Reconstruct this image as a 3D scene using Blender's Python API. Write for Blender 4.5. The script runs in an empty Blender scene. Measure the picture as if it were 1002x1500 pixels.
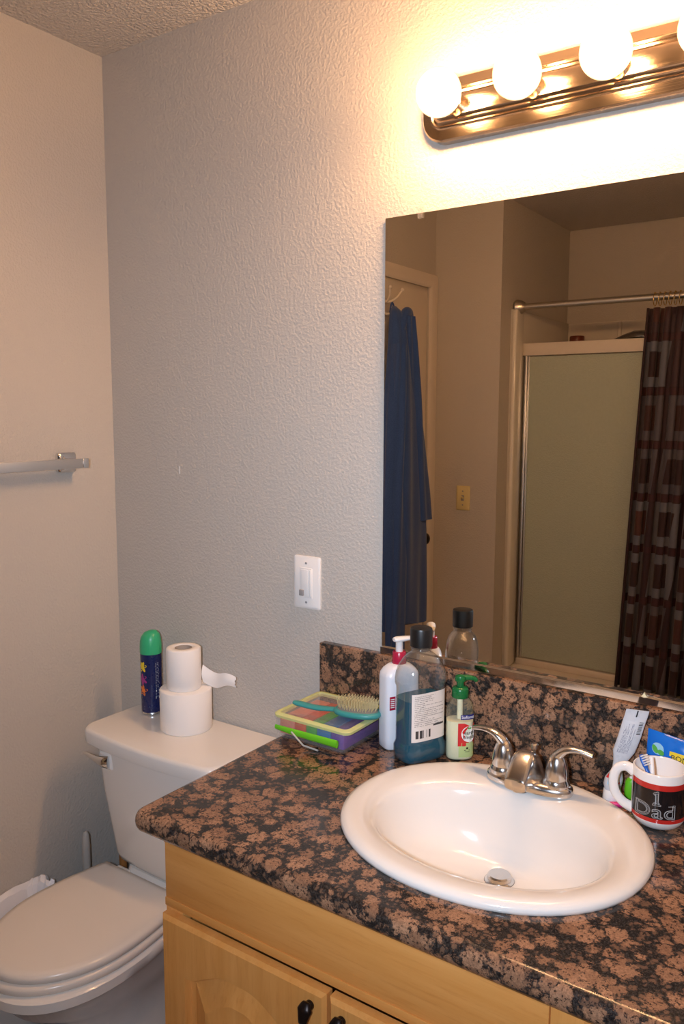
import bpy, bmesh, math, random
from mathutils import Vector, Matrix, noise
random.seed(7)
PI = math.pi
sc = bpy.context.scene
C = sc.collection
T = 0.86            # counter top height
H = 2.458           # ceiling height
RX = 1.95           # right wall
FY = -1.842         # wall that faces the mirror
AX = 0.318          # left side of the shower alcove
AY = -2.665         # back of the alcove

# ------------------------------------------------------------------ colours and materials
def lin(c):
    c = c / 255.0
    return c / 12.92 if c <= 0.04045 else ((c + 0.055) / 1.055) ** 2.4
def rgb(r, g, b): return (lin(r), lin(g), lin(b), 1.0)

MATS = {}
def newmat(name):
    m = bpy.data.materials.new(name); m.use_nodes = True
    nt = m.node_tree; nt.nodes.clear()
    out = nt.nodes.new('ShaderNodeOutputMaterial')
    return m, nt, out
def node(nt, typ, **kw):
    n = nt.nodes.new(typ)
    for k, v in kw.items():
        if hasattr(n, k) and k not in n.inputs.keys(): setattr(n, k, v)
        else: n.inputs[k].default_value = v
    return n
def link(nt, a, b): nt.links.new(a, b)
def math_n(nt, op, a, b=None, c=None, clamp=False):
    n = nt.nodes.new('ShaderNodeMath'); n.operation = op; n.use_clamp = clamp
    for i, v in enumerate((a, b, c)):
        if v is None: continue
        if isinstance(v, (int, float)): n.inputs[i].default_value = v
        else: nt.links.new(v, n.inputs[i])
    return n.outputs[0]
def mix_rgb(nt, fac, a, b, blend='MIX'):
    n = nt.nodes.new('ShaderNodeMix'); n.data_type = 'RGBA'; n.blend_type = blend
    for sock, v in ((n.inputs[0], fac), (n.inputs[6], a), (n.inputs[7], b)):
        if isinstance(v, (int, float)): sock.default_value = v
        elif isinstance(v, tuple): sock.default_value = v
        else: nt.links.new(v, sock)
    return n.outputs[2]
def ramp(nt, fac, stops, interp='LINEAR'):
    n = nt.nodes.new('ShaderNodeValToRGB'); cr = n.color_ramp; cr.interpolation = interp
    while len(cr.elements) < len(stops): cr.elements.new(0.5)
    for e, (p, c) in zip(cr.elements, stops): e.position = p; e.color = c
    nt.links.new(fac, n.inputs[0]); return n.outputs[0]
def pbsdf(nt, out, color=None, rough=0.5, metal=0.0, spec=0.5, **kw):
    p = nt.nodes.new('ShaderNodeBsdfPrincipled')
    if color is not None:
        if isinstance(color, tuple): p.inputs['Base Color'].default_value = color
        else: nt.links.new(color, p.inputs['Base Color'])
    if isinstance(rough, (int, float)): p.inputs['Roughness'].default_value = rough
    else: nt.links.new(rough, p.inputs['Roughness'])
    p.inputs['Metallic'].default_value = metal
    p.inputs['Specular IOR Level'].default_value = spec
    for k, v in kw.items(): p.inputs[k].default_value = v
    if out is not None: nt.links.new(p.outputs[0], out.inputs[0])
    return p
def objcoord(nt): return nt.nodes.new('ShaderNodeTexCoord').outputs['Object']
def uvcoord(nt): return nt.nodes.new('ShaderNodeTexCoord').outputs['UV']
def mapping(nt, vec, scale=(1, 1, 1), loc=(0, 0, 0)):
    m = nt.nodes.new('ShaderNodeMapping'); nt.links.new(vec, m.inputs[0])
    m.inputs['Scale'].default_value = scale; m.inputs['Location'].default_value = loc
    return m.outputs[0]
def noise_n(nt, vec, scale, detail=2, rough=0.5, out='Fac'):
    n = nt.nodes.new('ShaderNodeTexNoise'); n.inputs['Scale'].default_value = scale
    n.inputs['Detail'].default_value = detail; n.inputs['Roughness'].default_value = rough
    if vec is not None: nt.links.new(vec, n.inputs['Vector'])
    return n.outputs[out]
def bump(nt, h, strength, dist, target):
    b = nt.nodes.new('ShaderNodeBump'); b.inputs['Strength'].default_value = strength
    b.inputs['Distance'].default_value = dist
    nt.links.new(h, b.inputs['Height']); nt.links.new(b.outputs[0], target.inputs['Normal'])

def plain(name, color, rough=0.45, metal=0.0, spec=0.5, wobble=0.0, **kw):
    """principled material with a trace of procedural unevenness"""
    m, nt, out = newmat(name)
    n = noise_n(nt, objcoord(nt), 60, 3)
    r = math_n(nt, 'MULTIPLY_ADD', n, 0.10, max(0.0, rough - 0.05), clamp=True)
    p = pbsdf(nt, out, color, r, metal, spec, **kw)
    if wobble: bump(nt, noise_n(nt, objcoord(nt), 25, 2), wobble, 0.002, p)
    return m

def wall_mat(name, col, scale=150, strength=0.35, scuff=False, dist=0.0022):
    m, nt, out = newmat(name)
    co = objcoord(nt)
    base = col
    big = noise_n(nt, co, 1.7, 3)
    dark = tuple(c * 0.93 for c in col[:3]) + (1,)
    base = mix_rgb(nt, big, dark, col)
    if scuff:   # a short white rub mark on the paint
        s = nt.nodes.new('ShaderNodeSeparateXYZ'); nt.links.new(co, s.inputs[0])
        dx = math_n(nt, 'ABSOLUTE', math_n(nt, 'SUBTRACT', s.outputs[0], 0.2515))
        dz = math_n(nt, 'ABSOLUTE', math_n(nt, 'SUBTRACT', s.outputs[2], 1.40))
        k = math_n(nt, 'MULTIPLY', math_n(nt, 'LESS_THAN', dx, 0.0022), math_n(nt, 'LESS_THAN', dz, 0.010))
        base = mix_rgb(nt, k, base, rgb(238, 234, 228))
    p = pbsdf(nt, out, base, 0.55, 0.0, 0.35)
    n1 = noise_n(nt, co, scale, 2, 0.55)
    n2 = noise_n(nt, co, scale * 0.37, 2, 0.5)
    h = math_n(nt, 'ADD', ramp(nt, n1, [(0.38, (0, 0, 0, 1)), (0.66, (1, 1, 1, 1))]), math_n(nt, 'MULTIPLY', n2, 0.8))
    bump(nt, h, strength, dist, p)
    return m

def granite_mat():
    m, nt, out = newmat('baltic_brown_granite')
    co = objcoord(nt)
    n = noise_n(nt, co, 45, 4, 0.6, 'Color')
    off = nt.nodes.new('ShaderNodeVectorMath'); off.operation = 'MULTIPLY_ADD'
    nt.links.new(n, off.inputs[0]); off.inputs[1].default_value = (0.022, 0.022, 0.022); nt.links.new(co, off.inputs[2])
    def vor(scale, vec, feat='F1'):
        v = nt.nodes.new('ShaderNodeTexVoronoi'); v.feature = feat; v.inputs['Scale'].default_value = scale
        nt.links.new(vec, v.inputs['Vector']); return v
    v1 = vor(36, off.outputs[0]); v2 = vor(95, off.outputs[0])
    fine = noise_n(nt, co, 300, 4, 0.75)
    mid = noise_n(nt, co, 120, 4, 0.7)
    jit = math_n(nt, 'ADD', math_n(nt, 'MULTIPLY', math_n(nt, 'SUBTRACT', mid, 0.5), 0.95), math_n(nt, 'MULTIPLY', math_n(nt, 'SUBTRACT', fine, 0.5), 0.55))
    d1 = math_n(nt, 'ADD', v1.outputs['Distance'], jit)
    d2 = math_n(nt, 'ADD', v2.outputs['Distance'], math_n(nt, 'MULTIPLY', math_n(nt, 'SUBTRACT', fine, 0.5), 0.9))
    sep = nt.nodes.new('ShaderNodeSeparateColor'); nt.links.new(v1.outputs['Color'], sep.inputs[0])
    radius = math_n(nt, 'MULTIPLY_ADD', sep.outputs[0], 0.34, 0.34)
    k1 = math_n(nt, 'SUBTRACT', radius, d1)
    orb = ramp(nt, math_n(nt, 'MULTIPLY_ADD', k1, 4.0, 0.5, clamp=True), [(0.3, (0, 0, 0, 1)), (0.75, (1, 1, 1, 1))])
    orb2 = ramp(nt, d2, [(0.30, (1, 1, 1, 1)), (0.44, (0, 0, 0, 1))])
    black = mix_rgb(nt, ramp(nt, fine, [(0.42, (0, 0, 0, 1)), (0.66, (1, 1, 1, 1))]), rgb(24, 22, 23), rgb(70, 64, 60))
    brown = mix_rgb(nt, sep.outputs[1], rgb(148, 110, 84), rgb(180, 137, 106))
    brown = mix_rgb(nt, ramp(nt, fine, [(0.40, (1, 1, 1, 1)), (0.62, (0, 0, 0, 1))]), brown, mix_rgb(nt, 0.6, brown, rgb(96, 70, 56)))
    core = ramp(nt, v1.outputs['Distance'], [(0.10, (1, 1, 1, 1)), (0.26, (0, 0, 0, 1))])
    brown = mix_rgb(nt, math_n(nt, 'MULTIPLY', core, 0.3), brown, rgb(112, 84, 68))
    c = mix_rgb(nt, math_n(nt, 'MULTIPLY', orb2, 0.8), black, rgb(116, 88, 70))
    c = mix_rgb(nt, orb, c, brown)
    c = mix_rgb(nt, ramp(nt, noise_n(nt, co, 210, 3, 0.7), [(0.55, (0, 0, 0, 1)), (0.62, (0.9, 0.9, 0.9, 1))]), c, rgb(30, 27, 27))
    p = pbsdf(nt, out, c, math_n(nt, 'MULTIPLY_ADD', fine, 0.12, 0.10), 0, 0.5)
    return m

def wood_mat(name, axis):
    m, nt, out = newmat(name)
    co = objcoord(nt)
    s = {'x': (1.2, 16, 16), 'z': (16, 16, 1.2)}[axis]
    v = mapping(nt, co, s)
    a = noise_n(nt, v, 2.2, 5, 0.6); b = noise_n(nt, v, 11, 3, 0.7); g = noise_n(nt, co, 3.0, 2)
    col = mix_rgb(nt, ramp(nt, a, [(0.3, (0, 0, 0, 1)), (0.72, (1, 1, 1, 1))]), rgb(212, 146, 74), rgb(226, 164, 94))
    col = mix_rgb(nt, ramp(nt, b, [(0.52, (0, 0, 0, 1)), (0.80, (0.5, 0.5, 0.5, 1))]), col, rgb(190, 120, 54))
    col = mix_rgb(nt, math_n(nt, 'MULTIPLY', g, 0.25), col, rgb(214, 138, 66))
    p = pbsdf(nt, out, col, 0.36, 0, 0.45)
    bump(nt, b, 0.06, 0.001, p)
    return m

def clear_mat(name, tint, gloss=0.10, haze=0.0, rough=0.03, edge=0.45, power=4.0):
    """thin clear plastic / glass: see-through with a glossy coat and a little body"""
    m, nt, out = newmat(name)
    tr = node(nt, 'ShaderNodeBsdfTransparent', Color=tint)
    gl = node(nt, 'ShaderNodeBsdfGlossy', Roughness=rough)
    lw = node(nt, 'ShaderNodeLayerWeight', Blend=0.5)
    f = math_n(nt, 'MULTIPLY_ADD', math_n(nt, 'POWER', lw.outputs['Facing'], power), edge, gloss * 0.3, clamp=True)
    mx = nt.nodes.new('ShaderNodeMixShader'); link(nt, f, mx.inputs[0]); link(nt, tr.outputs[0], mx.inputs[1]); link(nt, gl.outputs[0], mx.inputs[2])
    res = mx.outputs[0]
    if haze:
        df = node(nt, 'ShaderNodeBsdfDiffuse', Color=tuple(tint[:3]) + (1,))
        m2 = nt.nodes.new('ShaderNodeMixShader'); m2.inputs[0].default_value = haze
        link(nt, res, m2.inputs[1]); link(nt, df.outputs[0], m2.inputs[2]); res = m2.outputs[0]
    link(nt, res, out.inputs[0])
    return m

def brushed_mat(name, col, rough, aniso=0.6, scale=(3, 400, 400), bs=0.08, bd=0.0005):
    m, nt, out = newmat(name)
    p = pbsdf(nt, out, col, rough, 1.0)
    p.inputs['Anisotropic'].default_value = aniso
    n = noise_n(nt, mapping(nt, objcoord(nt), scale), 1.0, 2)
    bump(nt, n, bs, bd, p)
    return m

def frosted_mat():
    m, nt, out = newmat('obscure_shower_glass')
    co = objcoord(nt)
    v = node(nt, 'ShaderNodeTexVoronoi', Scale=170.0); link(nt, co, v.inputs['Vector'])
    col = mix_rgb(nt, noise_n(nt, co, 90, 3), rgb(192, 202, 188), rgb(206, 216, 202))
    p = pbsdf(nt, None, col, 0.42, 0, 0.4)
    p.inputs['Transmission Weight'].default_value = 0.25
    p.inputs['IOR'].default_value = 1.25
    bump(nt, v.outputs['Distance'], 0.5, 0.002, p)
    link(nt, p.outputs[0], out.inputs[0])
    return m

def curtain_mat():
    m, nt, out = newmat('squares_curtain_cloth')
    uv = uvcoord(nt)
    s = nt.nodes.new('ShaderNodeSeparateXYZ'); link(nt, uv, s.inputs[0])
    cu = math_n(nt, 'DIVIDE', s.outputs[0], 0.290); cv = math_n(nt, 'DIVIDE', s.outputs[1], 0.214)
    fu = math_n(nt, 'FRACT', cu); fv = math_n(nt, 'FRACT', cv)
    au = math_n(nt, 'ABSOLUTE', math_n(nt, 'SUBTRACT', fu, 0.5)); av = math_n(nt, 'ABSOLUTE', math_n(nt, 'SUBTRACT', fv, 0.5))
    mxd = math_n(nt, 'MAXIMUM', au, av)
    outer = math_n(nt, 'LESS_THAN', mxd, 0.42); inner = math_n(nt, 'LESS_THAN', mxd, 0.235)
    ring = math_n(nt, 'SUBTRACT', outer, inner)
    cell = nt.nodes.new('ShaderNodeCombineXYZ')
    link(nt, math_n(nt, 'FLOOR', cu), cell.inputs[0]); link(nt, math_n(nt, 'FLOOR', cv), cell.inputs[1])
    wn = nt.nodes.new('ShaderNodeTexWhiteNoise'); wn.noise_dimensions = '2D'; link(nt, cell.outputs[0], wn.inputs['Vector'])
    kind = wn.outputs['Value']
    rc = ramp(nt, kind, [(0.0, rgb(96, 98, 112)), (0.42, rgb(78, 74, 84)), (0.58, rgb(58, 40, 46)), (0.86, rgb(96, 98, 112))], 'CONSTANT')
    ic = ramp(nt, wn.outputs['Value'], [(0.0, rgb(46, 26, 28)), (0.5, rgb(58, 34, 34)), (0.75, rgb(72, 42, 40))], 'CONSTANT')
    bgc = mix_rgb(nt, math_n(nt, 'GREATER_THAN', av, 0.44), rgb(46, 26, 31), rgb(56, 27, 34))
    c = mix_rgb(nt, ring, bgc, rc)
    c = mix_rgb(nt, inner, c, ic)
    w = nt.nodes.new('ShaderNodeTexWave'); w.inputs['Scale'].default_value = 350; link(nt, uv, w.inputs['Vector'])
    p = pbsdf(nt, out, c, 0.62, 0, 0.3)
    p.inputs['Sheen Weight'].default_value = 0.15
    return m

def label_text_mat(name, paper, ink, rows, barcode=False):
    """fine-print label: illegible printed rows and, optionally, a barcode; uses the label's own UVs"""
    m, nt, out = newmat(name)
    uv = uvcoord(nt)
    s = nt.nodes.new('ShaderNodeSeparateXYZ'); link(nt, uv, s.inputs[0]); U, V = s.outputs[0], s.outputs[1]
    fr = math_n(nt, 'FRACT', math_n(nt, 'MULTIPLY', V, rows))
    row = math_n(nt, 'MULTIPLY', math_n(nt, 'GREATER_THAN', fr, 0.38), math_n(nt, 'LESS_THAN', fr, 0.82))
    rid = math_n(nt, 'FLOOR', math_n(nt, 'MULTIPLY', V, rows))
    cv = nt.nodes.new('ShaderNodeCombineXYZ')
    link(nt, math_n(nt, 'MULTIPLY', U, 42.0), cv.inputs[0]); link(nt, math_n(nt, 'MULTIPLY', rid, 7.31), cv.inputs[1])
    letters = math_n(nt, 'GREATER_THAN', noise_n(nt, cv.outputs[0], 1.6, 2), 0.46)
    marg = math_n(nt, 'MULTIPLY', math_n(nt, 'GREATER_THAN', U, 0.07), math_n(nt, 'LESS_THAN', U, 0.92))
    wn = nt.nodes.new('ShaderNodeTexWhiteNoise'); wn.noise_dimensions = '1D'; link(nt, rid, wn.inputs['W'])
    ends = math_n(nt, 'LESS_THAN', U, math_n(nt, 'MULTIPLY_ADD', wn.outputs['Value'], 0.75, 0.35))
    k = math_n(nt, 'MULTIPLY', math_n(nt, 'MULTIPLY', row, letters), math_n(nt, 'MULTIPLY', marg, ends))
    k = math_n(nt, 'MULTIPLY', k, math_n(nt, 'LESS_THAN', V, 0.95))
    if barcode:
        k = math_n(nt, 'MULTIPLY', k, math_n(nt, 'GREATER_THAN', V, 0.30))
        cu = math_n(nt, 'MULTIPLY', U, 62.0)
        bar = nt.nodes.new('ShaderNodeTexWhiteNoise'); bar.noise_dimensions = '1D'; link(nt, math_n(nt, 'FLOOR', cu), bar.inputs['W'])
        b = math_n(nt, 'GREATER_THAN', bar.outputs['Value'], 0.42)
        for cond in (math_n(nt, 'GREATER_THAN', U, 0.10), math_n(nt, 'LESS_THAN', U, 0.52), math_n(nt, 'GREATER_THAN', V, 0.07), math_n(nt, 'LESS_THAN', V, 0.235)):
            b = math_n(nt, 'MULTIPLY', b, cond)
        blk = math_n(nt, 'GREATER_THAN', U, 0.60)
        for cond in (math_n(nt, 'LESS_THAN', U, 0.93), math_n(nt, 'GREATER_THAN', V, 0.285), math_n(nt, 'LESS_THAN', V, 0.325)):
            blk = math_n(nt, 'MULTIPLY', blk, cond)
        k = math_n(nt, 'MAXIMUM', math_n(nt, 'MAXIMUM', math_n(nt, 'MULTIPLY', k, 0.6), b), blk)
    c = mix_rgb(nt, k, paper, ink)
    pbsdf(nt, out, c, 0.4, 0, 0.4)
    return m

def emit_mat(name, col, strength):
    m, nt, out = newmat(name)
    e = node(nt, 'ShaderNodeEmission', Color=col, Strength=strength); link(nt, e.outputs[0], out.inputs[0]); return m

PAINT = rgb(200, 193, 184)
M = dict(
    wall=wall_mat('greige_orange_peel_paint', PAINT, 150, 0.38), scuffed=wall_mat('greige_paint_with_rub_mark', PAINT, 150, 0.38, True),
    ceiling=wall_mat('ceiling_knockdown_texture', rgb(212, 204, 196), 120, 0.8, False, 0.005),
    granite=granite_mat(),
    wood_x=wood_mat('maple_grain_horizontal', 'x'), wood_z=wood_mat('maple_grain_vertical', 'z'),
    porcelain=plain('white_porcelain', rgb(232, 229, 224), 0.12, 0, 0.5),
    seat=plain('toilet_seat_plastic', rgb(228, 222, 214), 0.22),
    chrome=plain('chrome', (0.78, 0.77, 0.76, 1), 0.09, 1.0),
    worn_chrome=plain('limescaled_chrome', (0.70, 0.69, 0.68, 1), 0.18, 1.0, wobble=0.05),
    darkchrome=plain('darkened_chrome', (0.34, 0.33, 0.32, 1), 0.12, 1.0),
    nickel=brushed_mat('brushed_nickel', (0.52, 0.40, 0.29, 1), 0.17, 0.0, (4, 900, 900), 0.35, 0.0004),
    rod=brushed_mat('satin_nickel_rod', (0.60, 0.54, 0.46, 1), 0.30, 0.2),
    barmetal=plain('satin_towel_bar_metal', (0.72, 0.71, 0.70, 1), 0.32, 1.0),
    mirror=None,
    white=plain('white_plastic', rgb(232, 231, 229), 0.35),
    whitepaint=plain('white_semi_gloss_paint', rgb(224, 214, 202), 0.32),
    ivory=plain('ivory_plastic', rgb(226, 208, 150), 0.35),
    dark=plain('dark_bronze', rgb(38, 30, 28), 0.35, 0.7),
    black=plain('black_plastic', rgb(20, 20, 21), 0.38),
    grayslot=plain('gray_plastic', rgb(150, 148, 148), 0.45),
    surround=plain('white_acrylic_surround', rgb(226, 220, 210), 0.16),
    frosted=frosted_mat(), curtain=curtain_mat(),
    robe=None,
    paper=plain('toilet_tissue', rgb(242, 239, 236), 0.9, 0, 0.1, wobble=0.2),
    card=plain('grey_cardboard_tube', rgb(176, 160, 146), 0.8),
    navy=plain('navy_can_print', rgb(22, 34, 84), 0.28),
    green=plain('mint_green_cap', rgb(54, 176, 122), 0.35),
    tin=plain('tinplate', (0.7, 0.7, 0.7, 1), 0.25, 1.0),
    yellow=plain('yellow_print', rgb(238, 206, 46), 0.4), magenta=plain('magenta_print', rgb(168, 52, 130), 0.4),
    orange=plain('orange_print', rgb(236, 126, 50), 0.4), grayink=plain('grey_print', rgb(150, 158, 172), 0.4),
    lotion=plain('lotion_bottle_plastic', rgb(228, 232, 240), 0.3),
    raspberry=plain('raspberry_collar_plastic', rgb(176, 34, 66), 0.25),
    clear=clear_mat('clear_bottle_plastic', (0.93, 0.945, 0.95, 1), 0.22, 0.02, 0.05, 0.75, 2.6),
    clearbox=clear_mat('clear_box_plastic', (0.985, 0.985, 0.985, 1), 0.15, 0.05, 0.08),
    limeclear=clear_mat('lime_tinted_plastic', (0.86, 0.90, 0.46, 1), 0.2, 0.55, 0.08),
    teal=None, cream=plain('cream_hand_soap', rgb(236, 228, 206), 0.35),
    greenclear=clear_mat('green_tinted_plastic', (0.95, 0.985, 0.90, 1), 0.15, 0.04),
    pumpgreen=plain('green_pump_plastic', rgb(18, 104, 52), 0.28),
    softgreen=plain('pale_green_label', rgb(186, 206, 140), 0.4),
    softblue=plain('navy_brand_band', rgb(36, 44, 120), 0.4), red=plain('red_print', rgb(206, 42, 46), 0.4),
    whiteprint=plain('white_print', rgb(240, 240, 238), 0.4), blackprint=plain('black_print', rgb(26, 25, 26), 0.35),
    ceramic=plain('white_mug_glaze', rgb(234, 230, 226), 0.12),
    bandblack=plain('black_mug_glaze', rgb(24, 20, 22), 0.14), bandred=plain('red_mug_glaze', rgb(196, 44, 38), 0.18),
    silverline=plain('silver_outline_print', rgb(196, 196, 196), 0.4),
    tealplastic=plain('teal_brush_plastic', rgb(60, 146, 144), 0.35),
    bristle=plain('pale_bristle', rgb(206, 190, 142), 0.5),
    lime=plain('lime_green_plastic', rgb(110, 200, 40), 0.3), purple=plain('purple_plastic', rgb(106, 54, 160), 0.35),
    blue=plain('blue_plastic', rgb(52, 116, 176), 0.35), redorange=plain('red_orange_plastic', rgb(226, 92, 52), 0.35),
    salmon=plain('salmon_plastic', rgb(228, 140, 116), 0.35), gr2=plain('green_insert_plastic', rgb(84, 168, 62), 0.35),
    pink=plain('hot_pink_plastic', rgb(206, 40, 120), 0.3),
    tube=plain('toothpaste_laminate', rgb(196, 200, 206), 0.28, wobble=0.15),
    pouch=plain('blue_pouch_film', rgb(26, 108, 206), 0.18, wobble=0.5),
    leaf=plain('leaf_green_print', rgb(86, 172, 76), 0.35), lightblue=plain('light_blue_print', rgb(150, 204, 232), 0.35),
    bluebrush=plain('blue_toothbrush', rgb(30, 96, 190), 0.3), tan=plain('tan_rubber', rgb(176, 140, 108), 0.5),
    floor=None, grey=plain('grey_plastic', rgb(120, 120, 120), 0.4), palegrey=plain('pale_grey_plastic', rgb(186, 180, 172), 0.35),
    bag=plain('crumpled_bin_liner', rgb(226, 226, 230), 0.3, wobble=0.4),
    binm=plain('bin_plastic', rgb(212, 208, 202), 0.4),
    stickwood=plain('plunger_stick_wood', rgb(176, 116, 62), 0.5), rubber=plain('black_rubber', rgb(26, 20, 20), 0.6),
    soapbrown=plain('brown_jar_plastic', rgb(126, 62, 44), 0.3), gold=plain('gold_trim', (0.85, 0.62, 0.25, 1), 0.2, 1.0),
    scrap=plain('cream_scrap', rgb(226, 216, 176), 0.6),
)
def special():
    m, nt, out = newmat('mirror_silver'); pbsdf(nt, out, (0.955, 0.95, 0.92, 1), 0.0, 1.0)
    n = noise_n(nt, objcoord(nt), 400, 1); M['mirror'] = m
    m, nt, out = newmat('mouthwash_liquid')
    p = pbsdf(nt, out, rgb(0, 84, 108), 0.10, 0, 0.5); p.inputs['Transmission Weight'].default_value = 0.10; p.inputs['IOR'].default_value = 1.33
    M['teal'] = m
    m, nt, out = newmat('blue_terry_cloth'); co = objcoord(nt)
    c = mix_rgb(nt, noise_n(nt, co, 240, 3, 0.7), rgb(42, 68, 126), rgb(68, 100, 164))
    p = pbsdf(nt, out, c, 0.9, 0, 0.1); p.inputs['Sheen Weight'].default_value = 0.3
    bump(nt, noise_n(nt, co, 320, 3), 0.5, 0.004, p); M['robe'] = m
    m, nt, out = newmat('pale_floor_tile'); co = objcoord(nt)
    b = node(nt, 'ShaderNodeTexBrick', Scale=1.0); link(nt, co, b.inputs['Vector']); b.offset = 0.0
    b.inputs['Color1'].default_value = rgb(162, 168, 180); b.inputs['Color2'].default_value = rgb(154, 160, 172); b.inputs['Mortar'].default_value = rgb(150, 148, 146)
    b.inputs['Brick Width'].default_value = 0.33; b.inputs['Row Height'].default_value = 0.33; b.inputs['Mortar Size'].default_value = 0.004
    p = pbsdf(nt, out, b.outputs['Color'], 0.3); M['floor'] = m
special()

# ------------------------------------------------------------------ object helpers
WM = {}
def wmat(o): return WM.get(o.name, Matrix.Identity(4))
def obj(name, bm, mat, parent=None, smooth=40, local=False, label=None):
    """link one bmesh as ONE mesh object; vertices are world coordinates unless local"""
    bmesh.ops.remove_doubles(bm, verts=bm.verts, dist=1e-6)
    bmesh.ops.recalc_face_normals(bm, faces=bm.faces)
    base = wmat(parent) if parent else Matrix.Identity(4)
    if parent and not local: bm.transform(base.inverted())
    me = bpy.data.meshes.new(name); bm.to_mesh(me); bm.free()
    for m in (mat if isinstance(mat, (list, tuple)) else [mat]): me.materials.append(m)
    if smooth:
        for p in me.polygons: p.use_smooth = True
        if hasattr(me, 'set_sharp_from_angle'): me.set_sharp_from_angle(angle=math.radians(smooth))
    o = bpy.data.objects.new(name, me); C.objects.link(o)
    if parent: o.parent = parent
    WM[o.name] = base.copy()
    if label: o['label'] = label
    return o
def thing(name, label, cat, loc=(0, 0, 0), rotz=0.0, group=None):
    o = bpy.data.objects.new(name, None); o.empty_display_size = 0.05; C.objects.link(o)
    o.location = loc; o.rotation_euler = (0, 0, rotz)
    WM[o.name] = Matrix.Translation(loc) @ Matrix.Rotation(rotz, 4, 'Z')
    return tag(o, label, cat, group)
def tag(o, label, cat, group=None):
    o['label'] = label; o['category'] = cat
    if group: o['group'] = group
    return o
def struct(name, bm, mat, label=None, smooth=0):
    o = obj(name, bm, mat, None, smooth); o['kind'] = 'structure'
    if label: o['label'] = label
    return o
def place(bm_list): pass

def BM(): return bmesh.new()
def loft(bm, loops, cap0=True, cap1=True, closed=True, mi=0):
    vs = [[bm.verts.new(p) for p in L] for L in loops]
    n = len(vs[0])
    for a, b in zip(vs, vs[1:]):
        for i in range(n if closed else n - 1):
            j = (i + 1) % n
            f = bm.faces.new((a[i], a[j], b[j], b[i])); f.material_index = mi
    if cap0: bm.faces.new(vs[0][::-1]).material_index = mi
    if cap1: bm.faces.new(vs[-1]).material_index = mi
    return vs
def box(bm, x0, x1, y0, y1, z0, z1, bev=0.0, seg=2, mi=0):
    vs = [bm.verts.new((x, y, z)) for z in (z0, z1) for y in (y0, y1) for x in (x0, x1)]
    fs = []
    for q in ((0, 2, 3, 1), (4, 5, 7, 6), (0, 1, 5, 4), (2, 6, 7, 3), (0, 4, 6, 2), (1, 3, 7, 5)):
        f = bm.faces.new([vs[k] for k in q]); f.material_index = mi; fs.append(f)
    if bev:
        es = list({e for f in fs for e in f.edges})
        bmesh.ops.bevel(bm, geom=es, offset=bev, segments=seg, profile=0.5, affect='EDGES')
    return bm
def ell(cx, cy, a, b, z, n=2.0, N=48, rot=0.0):
    out = []
    for i in range(N):
        t = 2 * PI * i / N
        c, s = math.cos(t), math.sin(t)
        x = a * math.copysign(abs(c) ** (2 / n), c); y = b * math.copysign(abs(s) ** (2 / n), s)
        out.append((cx + x * math.cos(rot) - y * math.sin(rot), cy + x * math.sin(rot) + y * math.cos(rot), z))
    return out
def lathe(bm, cx, cy, prof, N=40, cap0=True, cap1=True, mi=0):
    return loft(bm, [ell(cx, cy, max(r, 1e-5), max(r, 1e-5), z, 2, N) for r, z in prof], cap0, cap1, True, mi)
def frame_at(d, up=Vector((0, 0, 1))):
    d = d.normalized()
    if abs(d.dot(up)) > 0.98: up = Vector((0, 1, 0))
    s = d.cross(up).normalized(); u = s.cross(d).normalized()
    return s, u
def tube(bm, pts, rad, N=14, cap=True, flat=None, up=Vector((0, 0, 1)), sub=0):
    """tube along points; rad a number or list; flat = (width factor, height factor) or list of them"""
    pts = [Vector(p) for p in pts]
    if not isinstance(rad, (list, tuple)): rad = [rad] * len(pts)
    if not isinstance(flat, list): flat = [flat] * len(pts)
    if sub:
        P, Rr, Fl = [], [], []
        n = len(pts)
        for i in range(n - 1):
            p0, p1, p2, p3 = pts[max(i - 1, 0)], pts[i], pts[i + 1], pts[min(i + 2, n - 1)]
            for k in range(sub):
                t = k / sub
                P.append(0.5 * ((2 * p1) + (p2 - p0) * t + (2 * p0 - 5 * p1 + 4 * p2 - p3) * t * t + (3 * p1 - p0 - 3 * p2 + p3) * t ** 3))
                Rr.append(rad[i] * (1 - t) + rad[i + 1] * t)
                f0 = flat[i] or (1, 1); f1 = flat[i + 1] or (1, 1)
                Fl.append((f0[0] * (1 - t) + f1[0] * t, f0[1] * (1 - t) + f1[1] * t))
        P.append(pts[-1]); Rr.append(rad[-1]); Fl.append(flat[-1] or (1, 1))
        pts, rad, flat = P, Rr, Fl
    loops = []
    for i, p in enumerate(pts):
        d = pts[min(i + 1, len(pts) - 1)] - pts[max(i - 1, 0)]
        s, u = frame_at(d, up)
        fw, fh = flat[i] or (1, 1)
        loops.append([p + (s * math.cos(2 * PI * k / N) * fw + u * math.sin(2 * PI * k / N) * fh) * rad[i] for k in range(N)])
    loft(bm, loops, cap, cap)
    return bm
def cyl_between(bm, a, b, r, N=20, bev=0.0):
    a, b = Vector(a), Vector(b); d = b - a; L = d.length; d = d.normalized()
    s, u = frame_at(d)
    prof = [(r - bev, 0), (r, bev), (r, L - bev), (r - bev, L)] if bev else [(r, 0), (r, L)]
    loft(bm, [[a + d * h + (s * math.cos(2 * PI * k / N) + u * math.sin(2 * PI * k / N)) * q for k in range(N)] for q, h in prof])
    return bm
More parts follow.
